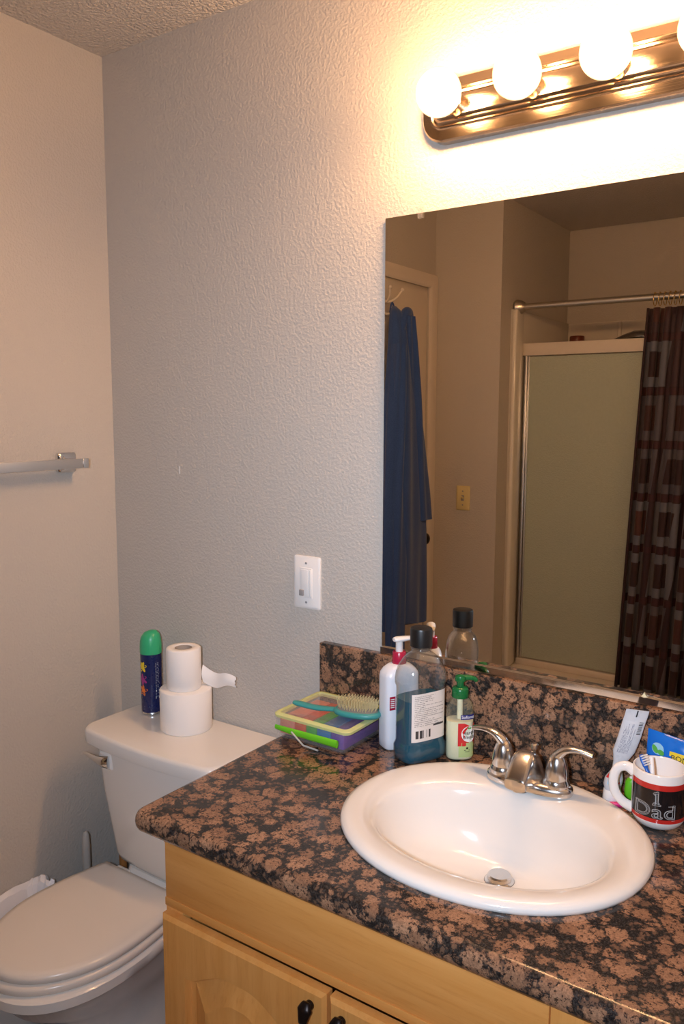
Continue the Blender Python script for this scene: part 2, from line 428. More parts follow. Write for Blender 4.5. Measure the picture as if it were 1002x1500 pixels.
def sphere(bm, c, r, seg=32, rings=20, sc=(1, 1, 1)):
    loops = []
    for j in range(1, rings):
        ph = -PI / 2 + PI * j / rings
        loops.append([(c[0] + r * sc[0] * math.cos(ph) * math.cos(2 * PI * i / seg), c[1] + r * sc[1] * math.cos(ph) * math.sin(2 * PI * i / seg), c[2] + r * sc[2] * math.sin(ph)) for i in range(seg)])
    vs = loft(bm, loops, False, False)
    b = bm.verts.new((c[0], c[1], c[2] - r * sc[2])); t = bm.verts.new((c[0], c[1], c[2] + r * sc[2]))
    for i in range(seg):
        bm.faces.new((vs[0][(i + 1) % seg], vs[0][i], b)); bm.faces.new((vs[-1][i], vs[-1][(i + 1) % seg], t))
    return bm
def torus(bm, c, R, r, axis='x', N=24, n=8):
    rows = []
    for i in range(N):
        a = 2 * PI * i / N; row = []
        for k in range(n):
            b = 2 * PI * k / n; q = R + r * math.cos(b); h = r * math.sin(b)
            v = {'x': (h, q * math.cos(a), q * math.sin(a)), 'y': (q * math.cos(a), h, q * math.sin(a)), 'z': (q * math.cos(a), q * math.sin(a), h)}[axis]
            row.append((c[0] + v[0], c[1] + v[1], c[2] + v[2]))
        rows.append(row)
    loft(bm, rows + [rows[0]], False, False)
    return bm
def rrect(x0, x1, z0, z1, r, n=8):
    """rounded rectangle outline in a plane (a, b) counter-clockwise"""
    out = []
    for cx, cz, a0 in ((x1 - r, z1 - r, 0), (x0 + r, z1 - r, 90), (x0 + r, z0 + r, 180), (x1 - r, z0 + r, 270)):
        for k in range(n + 1):
            a = math.radians(a0 + 90 * k / n); out.append((cx + r * math.cos(a), cz + r * math.sin(a)))
    return out
def prism_y(bm, outline, y0, y1, bev=0.0):
    loft(bm, [[(a, y0, b) for a, b in outline], [(a, y1, b) for a, b in outline]])
    return bm
def uv_grid(bm, rows, uvs, mi=0):
    """open grid of points with UVs"""
    lay = bm.loops.layers.uv.verify()
    vs = [[bm.verts.new(p) for p in r] for r in rows]
    for i in range(len(vs) - 1):
        for j in range(len(vs[0]) - 1):
            f = bm.faces.new((vs[i][j], vs[i][j + 1], vs[i + 1][j + 1], vs[i + 1][j])); f.material_index = mi
            for l, (a, b) in zip(f.loops, ((i, j), (i, j + 1), (i + 1, j + 1), (i + 1, j))): l[lay].uv = uvs[a][b]
    return vs
def text_bm(body, size, extrude=0.0002, outline=0.0, align='CENTER', spacing=1.0, sx=1.0):
    cu = bpy.data.curves.new('t', 'FONT'); cu.body = body; cu.size = size; cu.align_x = align; cu.align_y = 'CENTER'
    cu.resolution_u = 6; cu.space_character = spacing
    if outline: cu.fill_mode = 'NONE'; cu.bevel_depth = outline; cu.bevel_resolution = 0
    else: cu.extrude = extrude
    o = bpy.data.objects.new('t', cu); C.objects.link(o)
    dg = bpy.context.evaluated_depsgraph_get(); dg.update()
    me = bpy.data.meshes.new_from_object(o.evaluated_get(dg))
    bm = bmesh.new(); bm.from_mesh(me)
    bpy.data.objects.remove(o); bpy.data.curves.remove(cu); bpy.data.meshes.remove(me)
    if sx != 1: bmesh.ops.scale(bm, vec=(sx, 1, 1), verts=bm.verts)
    return bm
def wrap_cyl(bm, cx, cy, r, ang, z):
    """bend a text mesh lying in XY round a vertical cylinder; ang = facing direction"""
    for v in bm.verts:
        a = ang + v.co.x / r; q = r + v.co.z; zz = z + v.co.y
        v.co = Vector((cx + q * math.cos(a), cy + q * math.sin(a), zz))
    return bm
def cyl_patch(bm, cx, cy, r, pts, ang, z, th=0.0):
    """a flat printed shape (outline pts in label plane) bent round a cylinder"""
    f = bm.faces.new([bm.verts.new((a, b, th)) for a, b in pts])
    return bm

# ------------------------------------------------------------------ room shell
def wallbox(name, x0, x1, y0, y1, z0, z1, mat=None, label=None):
    b = BM(); box(b, x0, x1, y0, y1, z0, z1); return struct(name, b, mat or M['wall'], label)
DY0, DY1, DZ = -1.785, -1.025, 2.105
wallbox('wall_back', -0.12, RX + 0.12, 0.0, 0.12, 0, H, M['scuffed'])
b = BM()
box(b, -0.12, 0, DY1, 0, 0, H); box(b, -0.12, 0, DY0, DY1, DZ, H); box(b, -0.12, 0, FY - 0.0, DY0, 0, H)
struct('wall_left', b, M['wall'])
wallbox('wall_right', RX, RX + 0.12, AY, 0, 0, H)
b = BM(); box(b, -0.12, AX, AY, FY, 0, H); struct('wall_front', b, M['wall'])
wallbox('wall_alcove', -0.12, RX + 0.12, AY - 0.12, AY, 0, H)
wallbox('floor', -0.12, RX + 0.12, AY - 0.12, 0.12, -0.08, 0, M['floor'])
wallbox('ceiling', -0.12, RX + 0.12, AY - 0.12, 0.12, H, H + 0.08, M['ceiling'])

# door and casing on the left wall (seen in the mirror)
b = BM(); box(b, -0.045, -0.008, DY0 + 0.003, DY1 - 0.003, 0.01, DZ - 0.006, 0.002)
d = struct('door_1', b, M['whitepaint'], 'flat white door with a blue robe on it, seen in the mirror', 30)
def casing_bm():
    b = BM(); w = 0.057
    prof = [(0, 0.0), (0, 0.012), (0.012, 0.017), (0.045, 0.013), (w - 0.004, 0.008), (w, 0.006), (w, 0.0)]   # (distance from the outer edge, thickness)
    loops = []
    for y, z, sy, sz in ((DY0 - w, 0, 1, 0), (DY0 - w, DZ + w - 0.008, 1, -1), (DY1 + w, DZ + w - 0.008, -1, -1), (DY1 + w, 0, -1, 0)):
        loops.append([(t, y + sy * q, z + sz * q) for q, t in prof])
    loft(b, loops)
    return b
struct('trim_1', casing_bm(), M['whitepaint'], 'white moulded casing round the door', 30)
kn = BM(); cyl_between(kn, (-0.008, -1.70, 0.99), (0.002, -1.70, 0.99), 0.030, 24, 0.003); cyl_between(kn, (0.0, -1.70, 0.99), (0.034, -1.70, 0.99), 0.010)
obj('door_knob', kn, M['dark'], d).data
kn2 = BM(); sphere(kn2, (0.045, -1.70, 0.99), 0.027, 24, 14, (0.75, 1, 1)); obj('knob_grip', kn2, M['dark'], bpy.data.objects['door_knob'])

# robe hook and robe
hk = thing('robe_hook', 'pale double-prong robe hook screwed to the white door', 'hook', (-0.008, -1.405, 1.98))
b = BM(); prism = [(a, c) for a, c in rrect(-1.420, -1.390, 1.930, 2.035, 0.012)]
loft(b, [[(-0.008, a, c) for a, c in prism], [(-0.001, a, c) for a, c in prism]]); obj('base_plate', b, M['whitepaint'], hk)
for s in (1, -1):
    b = BM(); tube(b, [(-0.003, -1.405, 2.0), (0.02, -1.405 - s * 0.01, 1.995), (0.045, -1.405 - s * 0.028, 2.012), (0.058, -1.405 - s * 0.046, 2.040)], [0.006, 0.005, 0.0045, 0.0045], 10, sub=4)
    sphere(b, (0.059, -1.405 - s * 0.047, 2.043), 0.008, 12, 8); obj('prong', b, M['whitepaint'], hk)
b = BM(); tube(b, [(-0.003, -1.405, 1.955), (0.02, -1.405, 1.945), (0.036, -1.405, 1.955), (0.040, -1.405, 1.972)], 0.005, 10, sub=4); obj('lower_prong', b, M['whitepaint'], hk)

def robe_body():
    b = BM(); loops = []
    K = 96
    #      z      yc      hy     xc     hx   fold
    sec = [(0.670, -1.455, 0.160, 0.080, 0.060, 0.30), (0.80, -1.452, 0.164, 0.080, 0.060, 0.30), (1.05, -1.448, 0.162, 0.080, 0.058, 0.30),
           (1.30, -1.445, 0.148, 0.078, 0.054, 0.28), (1.55, -1.440, 0.125, 0.074, 0.048, 0.24), (1.75, -1.434, 0.088, 0.068, 0.042, 0.20),
           (1.88, -1.428, 0.060, 0.060, 0.036, 0.14), (1.94, -1.424, 0.046, 0.054, 0.028, 0.08), (1.965, -1.420, 0.030, 0.048, 0.018, 0.04), (1.975, -1.412, 0.012, 0.044, 0.008, 0.0)]
    Z = [s[0] for s in sec]
    steps = 44
    for i in range(steps + 1):
        z = Z[0] + (Z[-1] - Z[0]) * i / steps
        k = max(j for j in range(len(Z) - 1) if Z[j] <= z + 1e-9); t = (z - Z[k]) / (Z[k + 1] - Z[k])
        v = [sec[k][q] * (1 - t) + sec[k + 1][q] * t for q in range(6)]
        _, yc, hy, xc, hx, fo = v
        L = []
        for j in range(K):
            a = 2 * PI * j / K
            w = math.sin(a * 7 + 0.8 * math.sin(z * 4.0)) * 0.6 + math.sin(a * 11 + z * 2.2 + 1.0) * 0.4
            q = 1 + fo * 0.55 * w
            x = xc + hx * q * math.cos(a); y = yc + hy * (1 + fo * 0.16 * w) * math.sin(a)
            L.append((max(x, 0.012), y, z + 0.012 * math.sin(a * 3) * (1 if i == 0 else 0)))
        loops.append(L)
    loft(b, loops)
    return b
rb = thing('bathrobe', 'blue bathrobe hanging from the hook on the white door, seen in the mirror', 'robe', (0.08, -1.44, 0.6))
obj('robe_body', robe_body(), M['robe'], rb, 60)
def sleeve(yc, z0, z1, top, lean):
    b = BM(); loops = []
    for i in range(21):
        t = i / 20; z = z0 + (z1 - z0) * t
        hw = 0.052 * (1 - 0.55 * t ** 1.5); L = []
        cy_ = yc + lean * t
        for j in range(36):
            a = 2 * PI * j / 36; q = 1 + 0.16 * math.sin(a * 5 + z * 5) + 0.08 * math.sin(a * 3 + 9 * z)
            L.append((0.115 - 0.03 * t + 0.032 * q * math.cos(a), cy_ + hw * q * math.sin(a), z))
        loops.append(L)
    loft(b, loops); return b
obj('sleeve', sleeve(-1.536, 1.10, 1.935, 0, 0.088), M['robe'], rb, 60)
obj('sleeve', sleeve(-1.335, 0.56, 1.82, 0, -0.04), M['robe'], rb, 60)
b = BM(); tube(b, [(0.075, -1.402, 1.80), (0.080, -1.418, 1.90), (0.078, -1.452, 1.950), (0.070, -1.482, 1.945), (0.064, -1.492, 1.90), (0.07, -1.50, 1.82)], [0.013, 0.018, 0.022, 0.022, 0.018, 0.010], 14, sub=6); obj('collar', b, M['robe'], rb, 60)
b = BM(); tube(b, [(0.045, -1.425, 1.950), (0.036, -1.410, 1.990), (0.034, -1.398, 1.950)], 0.004, 8, sub=6); obj('hanging_loop', b, M['robe'], rb)

# ivory toggle switch on the wall that faces the mirror
sw = thing('toggle_switch', 'ivory toggle light switch beside the shower, seen in the mirror', 'light switch', (0.159, FY, 1.168))
b = BM(); L0 = rrect(0.126, 0.192, 1.114, 1.224, 0.004, 4); L1 = rrect(0.130, 0.188, 1.118, 1.220, 0.004, 4)
loft(b, [[(a, FY, c) for a, c in L0], [(a, FY + 0.004, c) for a, c in L0], [(a, FY + 0.007, c) for a, c in L1]]); obj('wall_plate', b, M['ivory'], sw)
b = BM(); box(b, 0.153, 0.165, FY + 0.006, FY + 0.009, 1.156, 1.182, 0.001); obj('toggle_slot', b, M['grayslot'], sw)
b = BM(); tube(b, [(0.159, FY + 0.006, 1.168), (0.159, FY + 0.020, 1.176)], [0.005, 0.004], 10); obj('toggle', b, M['ivory'], sw)
for z in (1.200, 1.138):
    b = BM(); cyl_between(b, (0.159, FY + 0.006, z), (0.159, FY + 0.0085, z), 0.0035, 12); obj('screw', b, M['grayslot'], sw)

# white slider dimmer on the vanity wall
sx, sz = 0.6205 * 1.07, T + 0.2778 * 1.07
dm = thing('dimmer_switch', 'white slide dimmer switch on the wall left of the mirror', 'light switch', (sx, 0, sz))
L0 = rrect(sx - 0.0375, sx + 0.0375, sz - 0.0615, sz + 0.0615, 0.005, 5); L1 = rrect(sx - 0.0335, sx + 0.0335, sz - 0.0575, sz + 0.0575, 0.004, 5)
b = BM(); loft(b, [[(a, 0, c) for a, c in L0], [(a, -0.004, c) for a, c in L0], [(a, -0.0075, c) for a, c in L1]]); obj('wall_plate', b, M['white'], dm)
b = BM(); box(b, sx - 0.0175, sx + 0.0175, -0.0095, -0.0065, sz - 0.035, sz + 0.035, 0.001); obj('rocker_frame', b, M['white'], dm)
b = BM(); box(b, sx - 0.0135, sx + 0.0085, -0.012, -0.009, sz - 0.031, sz + 0.031, 0.001); obj('paddle', b, M['white'], dm)
b = BM(); box(b, sx + 0.0105, sx + 0.0155, -0.0115, -0.009, sz - 0.031, sz + 0.031, 0.0008); obj('slider_track', b, M['white'], dm)
b = BM(); box(b, sx - 0.0145, sx - 0.003, -0.0165, -0.011, sz - 0.030, sz - 0.016, 0.001); obj('slider_knob', b, M['grayslot'], dm)
for z in (sz + 0.046, sz - 0.046):
    b = BM(); cyl_between(b, (sx, -0.007, z), (sx, -0.0085, z), 0.0028, 12); obj('screw', b, M['grayslot'], dm)

# ------------------------------------------------------------------ mirror
mx0, mx1, mz0, mz1 = 0.8695, 1.90, 1.036, 1.943
mi_ = thing('wall_mirror', 'large frameless wall mirror standing on the granite backsplash', 'mirror', ((mx0 + mx1) / 2, 0, mz0))
b = BM(); box(b, mx0, mx1, -0.006, -0.0005, mz0, mz1); obj('mirror_glass', b, M['mirror'], mi_, 0)
b = BM(); loft(b, [[(x, y, z) for y, z in ((-0.0005, 1.0275), (-0.012, 1.0275), (-0.012, 1.0415), (-0.0092, 1.0425), (-0.0065, 1.0415), (-0.0065, 1.032), (-0.0005, 1.032))] for x in (mx0, mx1)]); obj('bottom_channel', b, M['chrome'], mi_, 30)
b = BM(); box(b, 0.946, 0.958, -0.011, -0.0065, 1.932, 1.950, 0.002); box(b, 0.948, 0.956, -0.0065, -0.0005, 1.9435, 1.958, 0.001); cyl_between(b, (0.952, -0.0065, 1.951), (0.952, -0.009, 1.951), 0.0025, 10)
obj('mirror_clip', b, M['clearbox'], mi_)

# ------------------------------------------------------------------ vanity light
vl = thing('vanity_light', 'brushed metal bath bar with a row of glowing globe bulbs above the mirror', 'light', (1.275, 0, 2.118))
bx0, bx1, bz0, bz1 = 0.962, 1.588, 2.064, 2.178
def ringloop(d, y): 
    return [(a, y, c) for a, c in rrect(bx0 + d, bx1 - d, bz0 + d, bz1 - d, max(0.046 - d, 0.012), 10)]
b = BM()
steps = [(0, 0), (0, -0.020), (0.003, -0.024), (0.020, -0.027), (0.022, -0.030), (0.024, -0.031), (0.027, -0.029), (0.030, -0.031), (0.032, -0.034), (0.035, -0.033), (0.038, -0.035), (0.040, -0.038), (0.044, -0.039)]
loft(b, [ringloop(d, y) for d, y in steps]); obj('back_plate', b, M['nickel'], vl, 25)
BULBS = [1.042, 1.192, 1.342, 1.492]; BZ = 2.120; BY = -0.108
def make_bulb(x):
    b = BM(); cyl_between(b, (x, -0.034, BZ), (x, -0.060, BZ), 0.0195, 24, 0.002); s = obj('socket', b, M['nickel'], vl)
    b = BM()
    prof = []
    for j in range(0, 25):
        ph = PI * j / 24
        prof.append((0.0415 * math.sin(ph), -0.0415 * math.cos(ph)))
    pr = [(r, h) for r, h in prof if not (h > 0.036)]
    pr += [(0.015, 0.040), (0.0145, 0.050)]
    loft(b, [[(x + r * math.cos(2 * PI * k / 36), BY + h, BZ + r * math.sin(2 * PI * k / 36)) for k in range(36)] for r, h in [(max(r, 1e-5), h) for r, h in pr]], True, False)
    g = obj('globe_bulb', b, M['bulbglass'], vl, 80)
    b = BM(); sphere(b, (x, BY + 0.004, BZ), 0.033, 24, 16); obj('glowing_core', b, M['bulbcore'], g)
    b = BM(); cyl_between(b, (x, BY + 0.030, BZ), (x, -0.050, BZ), 0.008, 12); obj('bulb_stem', b, M['tin'], g)
m, nt, out = newmat('clear_lamp_glass')
tr = node(nt, 'ShaderNodeBsdfTransparent', Color=(1, 0.97, 0.92, 1)); em = node(nt, 'ShaderNodeEmission', Color=(1.0, 0.72, 0.42, 1), Strength=7.0); gl = node(nt, 'ShaderNodeBsdfGlossy', Roughness=0.03)
a1 = nt.nodes.new('ShaderNodeMixShader'); a1.inputs[0].default_value = 0.22; link(nt, tr.outputs[0], a1.inputs[1]); link(nt, em.outputs[0], a1.inputs[2])
a2 = nt.nodes.new('ShaderNodeMixShader'); fr = node(nt, 'ShaderNodeLayerWeight', Blend=0.5); link(nt, math_n(nt, 'MULTIPLY', math_n(nt, 'POWER', fr.outputs['Facing'], 4.0), 0.5), a2.inputs[0]); link(nt, a1.outputs[0], a2.inputs[1]); link(nt, gl.outputs[0], a2.inputs[2]); link(nt, a2.outputs[0], out.inputs[0])
M['bulbglass'] = m
CORE = 228.0
M['bulbcore'] = emit_mat('lamp_filament_glow', (1.0, 0.565, 0.27, 1), CORE)
for x in BULBS: make_bulb(x)

# ------------------------------------------------------------------ towel bar on the left wall
tb = thing('towel_bar', 'square-section metal towel bar on the left wall', 'towel bar', (0, -0.45, 1.418))
b = BM(); box(b, 0.054, 0.068, -0.74, -0.155, 1.406, 1.430, 0.001); obj('bar', b, M['barmetal'], tb)
b = BM(); box(b, 0.0535, 0.0685, -0.155, -0.137, 1.4055, 1.4305, 0.0015); obj('end_cap', b, M['chrome'], tb)
for y in (-0.160, -0.70):
    b = BM(); L = rrect(y - 0.028, y + 0.028, 1.393, 1.444, 0.008, 6); L2 = rrect(y - 0.024, y + 0.024, 1.397, 1.440, 0.007, 6)
    loft(b, [[(-0.002, a, c) for a, c in L], [(0.010, a, c) for a, c in L], [(0.014, a, c) for a, c in L2]]); box(b, 0.013, 0.055, y - 0.013, y + 0.013, 1.407, 1.429, 0.002); obj('bracket', b, M['chrome'], tb)

# ------------------------------------------------------------------ vanity cabinet
cx0, cx1, cyf = 0.768, RX - 0.002, -0.553
vc = thing('vanity_cabinet', 'honey maple vanity cabinet under the granite countertop', 'cabinet', ((cx0 + cx1) / 2, -0.28, 0))
b = BM()
box(b, cx0, cx0 + 0.018, cyf + 0.02, -0.002, 0.09, T - 0.041); box(b, cx1 - 0.018, cx1, cyf + 0.02, -0.002, 0.09, T - 0.041); box(b, cx0 + 0.018, cx1 - 0.018, cyf + 0.02, -0.002, 0.09, 0.108)
box(b, cx0 + 0.018, cx1 - 0.018, -0.012, -0.002, 0.108, T - 0.041); box(b, cx0 + 0.0, cx1, -0.49, -0.47, 0, 0.09)
obj('carcass', b, M['wood_z'], vc, 0)
b = BM()
box(b, cx0, cx0 + 0.04, cyf, cyf + 0.02, 0.09, 0.69, 0.001); box(b, 1.462, 1.505, cyf, cyf + 0.02, 0.09, T - 0.041, 0.001); box(b, cx1 - 0.04, cx1, cyf, cyf + 0.02, 0.09, T - 0.041, 0.001)
box(b, cx0 + 0.04, 1.462, cyf, cyf + 0.02, 0.09, 0.13, 0.001); box(b, 1.505, cx1 - 0.04, cyf, cyf + 0.02, 0.09, 0.13, 0.001); box(b, 1.505, cx1 - 0.04, cyf, cyf + 0.02, 0.79, T - 0.041, 0.001)
obj('face_frame', b, M['wood_z'], vc, 30)
b = BM(); box(b, cx0, 1.4605, cyf - 0.001, cyf + 0.02, 0.690, T - 0.041, 0.0015); box(b, cx0 + 0.001, 1.4595, cyf - 0.0035, cyf - 0.0005, 0.806, T - 0.042, 0.001); box(b, cx0 + 0.001, 1.4595, cyf - 0.004, cyf - 0.0005, 0.690, 0.7055, 0.0015)
obj('top_rail', b, M['wood_x'], vc, 30)
def door(x0, x1, z0, z1, knob_x):
    y0, y1 = cyf - 0.0005, cyf - 0.021
    n = 20
    def outline(ins, arch):
        a0, a1 = x0 + ins, x1 - ins; zb = z0 + ins; zt = z1 - ins
        P = [(a0, zb), (a1, zb)]
        if not arch: return P + [(a1 + (a0 - a1) * k / n, zt) for k in range(n + 1)]
        for k in range(n + 1):
            t = k / n; u = 2 * t - 1
            s = 1 - abs(u); h = 0.036 * (math.sin(min(1, max(0, (s - 0.10) / 0.75)) * PI / 2)) ** 1.4
            P.append((a1 + (a0 - a1) * t, zt - 0.040 + h))
        return P
    b = BM()
    lo = [[(a, y0, c) for a, c in outline(0, False)], [(a, y1 + 0.006, c) for a, c in outline(0, False)], [(a, y1, c) for a, c in outline(0.006, False)],
          [(a, y1, c) for a, c in outline(0.056, True)], [(a, y1 + 0.014, c) for a, c in outline(0.058, True)], [(a, y1 + 0.015, c) for a, c in outline(0.068, True)],
          [(a, y1 + 0.003, c) for a, c in outline(0.098, True)], [(a, y1 + 0.0015, c) for a, c in outline(0.101, True)]]
    loft(b, lo, True, True)
    d = obj('door', b, M['wood_z'], vc, 25)
    kz = z1 - 0.024
    b = BM(); cyl_between(b, (knob_x, y1, kz), (knob_x, y1 - 0.010, kz), 0.0075, 18, 0.001); cyl_between(b, (knob_x, y1, kz - 0.085), (knob_x, y1 - 0.012, kz - 0.085), 0.0065, 18, 0.001); tube(b, [(knob_x, y1 - 0.010, kz + 0.010), (knob_x, y1 - 0.015, kz), (knob_x, y1 - 0.021, kz - 0.018), (knob_x, y1 - 0.024, kz - 0.043), (knob_x, y1 - 0.021, kz - 0.068), (knob_x, y1 - 0.015, kz - 0.086), (knob_x, y1 - 0.010, kz - 0.096)], [0.006, 0.0125, 0.0070, 0.0050, 0.0070, 0.0125, 0.006], 16, True, (1.0, 0.6), sub=5); obj('pull_handle', b, M['dark'], d, 60)
door(0.775, 1.126, 0.115, 0.684, 1.100)
door(1.132, 1.468, 0.115, 0.684, 1.158)
def drawer(z0, z1):
    b = BM(); L0 = rrect(1.500, cx1 - 0.015, z0, z1, 0.004, 3); L1 = rrect(1.506, cx1 - 0.021, z0 + 0.006, z1 - 0.006, 0.003, 3)
    loft(b, [[(a, cyf - 0.0005, c) for a, c in L0], [(a, cyf - 0.015, c) for a, c in L0], [(a, cyf - 0.021, c) for a, c in L1]]); d = obj('drawer', b, M['wood_x'], vc, 25)
    kx, kz = 1.72, (z0 + z1) / 2; b = BM(); tube(b, [(kx, cyf - 0.020, kz), (kx, cyf - 0.042, kz), (kx, cyf - 0.050, kz), (kx, cyf - 0.055, kz)], [0.006, 0.006, 0.0145, 0.0125], 18); obj('knob', b, M['dark'], d)
drawer(0.640, 0.790); drawer(0.385, 0.630); drawer(0.115, 0.375)

# ------------------------------------------------------------------ countertop with a round-edged nose, and backsplash
CX0, CX1, CYF = 0.712, RX - 0.001, -0.583
SCX, SCY = 1.256, -0.283
ct = thing('countertop', 'brown and black speckled granite countertop with the sink set in it', 'countertop', ((CX0 + CX1) / 2, -0.29, T - 0.04))
def ct_outline(d, z):
    r = max(0.024 - d, 0.005); x0, yf = CX0 + d, CYF + d
    P = [(CX1, yf), (CX1, -0.001), (x0, -0.001)]
    for k in range(17):
        a = math.radians(180 + 90 * k / 16); P.append((x0 + r + r * math.cos(a), yf + r + r * math.sin(a)))
    return [(x, y, z) for x, y in P]
b = BM(); th = 0.040; loops = [ct_outline(0.020, T - th)]
for k in range(0, 9):
    a = -PI / 2 + PI * k / 8; loops.append(ct_outline(0.016 - 0.016 * math.cos(a), T - th / 2 + th / 2 * math.sin(a)))
vs = loft(b, loops, False, False)
hole_t = [b.verts.new((x, y, T)) for x, y, _ in ell(SCX, SCY, 0.236, 0.203, T, 2, 48)]
hole_b = [b.verts.new((x, y, T - th)) for x, y, _ in ell(SCX, SCY, 0.236, 0.203, T, 2, 48)]
for i in range(48): b.faces.new((hole_t[i], hole_t[(i + 1) % 48], hole_b[(i + 1) % 48], hole_b[i]))
def fill(ring, hole):
    es = []
    for R_ in (ring, hole):
        for i in range(len(R_)):
            p, q = R_[i], R_[(i + 1) % len(R_)]; es.append(b.edges.get((p, q)) or b.edges.new((p, q)))
    bmesh.ops.triangle_fill(b, edges=es, use_beauty=True, use_dissolve=False)
fill(vs[-1], hole_t); fill(vs[0], hole_b)
obj('slab', b, M['granite'], ct, 35)
b = BM(); box(b, CX0, CX1, -0.022, -0.001, T, 1.027, 0.002); tag(obj('backsplash', b, M['granite'], None, 30), 'granite backsplash strip standing along the wall under the mirror', 'backsplash')

# ------------------------------------------------------------------ sink
sk = thing('sink', 'white oval drop-in sink set in the granite countertop', 'sink', (SCX, SCY, T - 0.15))
b = BM(); prof = [
    (0, -0.000, 0.225, 0.192, -0.020), (0, 0, 0.256, 0.223, 0.000), (0, 0, 0.2575, 0.2245, 0.005), (0, 0, 0.255, 0.222, 0.0105), (0, 0, 0.247, 0.214, 0.0145), (0, 0, 0.238, 0.204, 0.0155),
    (0, -0.008, 0.222, 0.178, 0.013), (0, -0.014, 0.208, 0.158, 0.0095), (0, -0.016, 0.200, 0.148, 0.004), (0, -0.016, 0.194, 0.142, -0.006), (0, -0.015, 0.187, 0.136, -0.022),
    (0, -0.013, 0.178, 0.129, -0.045), (0, -0.008, 0.162, 0.118, -0.070), (0, 0.002, 0.135, 0.098, -0.090), (0, 0.020, 0.098, 0.074, -0.103), (0, 0.036, 0.058, 0.048, -0.110), (0, 0.044, 0.026, 0.026, -0.113), (0, 0.044, 0.024, 0.024, -0.118)]
loops = [ell(SCX + x, SCY + y, a, bb, T + z, 2.08, 72) for x, y, a, bb, z in prof]
# underside
und = [(0, 0.044, 0.028, 0.028, -0.128), (0, 0.020, 0.106, 0.082, -0.122), (0, -0.008, 0.170, 0.126, -0.078), (0, -0.013, 0.186, 0.137, -0.045), (0, -0.012, 0.200, 0.150, -0.022)]
loops += [ell(SCX + x, SCY + y, a, bb, T + z, 2.08, 72) for x, y, a, bb, z in und]
loops.append(loops[0])
loft(b, loops, False, False); obj('basin', b, M['porcelain'], sk, 60)
b = BM(); lathe(b, SCX, SCY + 0.044, [(0.0245, T - 0.116), (0.0255, T - 0.1125), (0.0225, T - 0.1105), (0.0205, T - 0.1105), (0.0205, T - 0.104), (0.018, T - 0.1015), (0.0, T - 0.1005)], 32); obj('drain_stopper', b, M['worn_chrome'], sk)

# ------------------------------------------------------------------ faucet
FX, FYC, FZ = 1.258, -0.120, T + 0.0135
fc = thing('faucet', 'chrome two-handle centerset faucet at the back of the sink', 'faucet', (FX, FYC, FZ))
b = BM()
def stad(a, bb, z, n=2.6): return ell(FX, FYC, a, bb, z, n, 56)
loft(b, [stad(0.080, 0.029, FZ), stad(0.081, 0.030, FZ + 0.004), stad(0.080, 0.029, FZ + 0.012), stad(0.074, 0.024, FZ + 0.017), stad(0.06, 0.015, FZ + 0.018)]); obj('base_plate', b, M['worn_chrome'], fc, 50)
# spout: side profile rises steeply at the back, arches and falls forward to the outlet
path = [(FYC + 0.022, FZ + 0.008), (FYC + 0.014, FZ + 0.042), (FYC - 0.002, FZ + 0.066), (FYC - 0.024, FZ + 0.073), (FYC - 0.044, FZ + 0.064), (FYC - 0.060, FZ + 0.049), (FYC - 0.070, FZ + 0.036)]
b = BM(); loops = []
bot = [(FYC - 0.010, FZ + 0.006), (FYC - 0.014, FZ + 0.007), (FYC - 0.024, FZ + 0.009), (FYC - 0.038, FZ + 0.011), (FYC - 0.047, FZ + 0.012), (FYC - 0.058, FZ + 0.013), (FYC - 0.066, FZ + 0.014)]
hw = [0.028, 0.0245, 0.0225, 0.0215, 0.0205, 0.020, 0.0195]
for (ty, tz), (by, bz), w in zip(path, bot, hw):
    c_ = Vector((FX, (ty + by) / 2, (tz + bz) / 2)); d = Vector((0, ty - by, tz - bz)) / 2
    L = []
    for k in range(36):
        a = 2 * PI * k / 36; ca, sa = math.cos(a), math.sin(a)
        e = 2 / 3.6
        L.append(c_ + Vector((w, 0, 0)) * math.copysign(abs(ca) ** e, ca) + d * math.copysign(abs(sa) ** e, sa))
    loops.append(L)
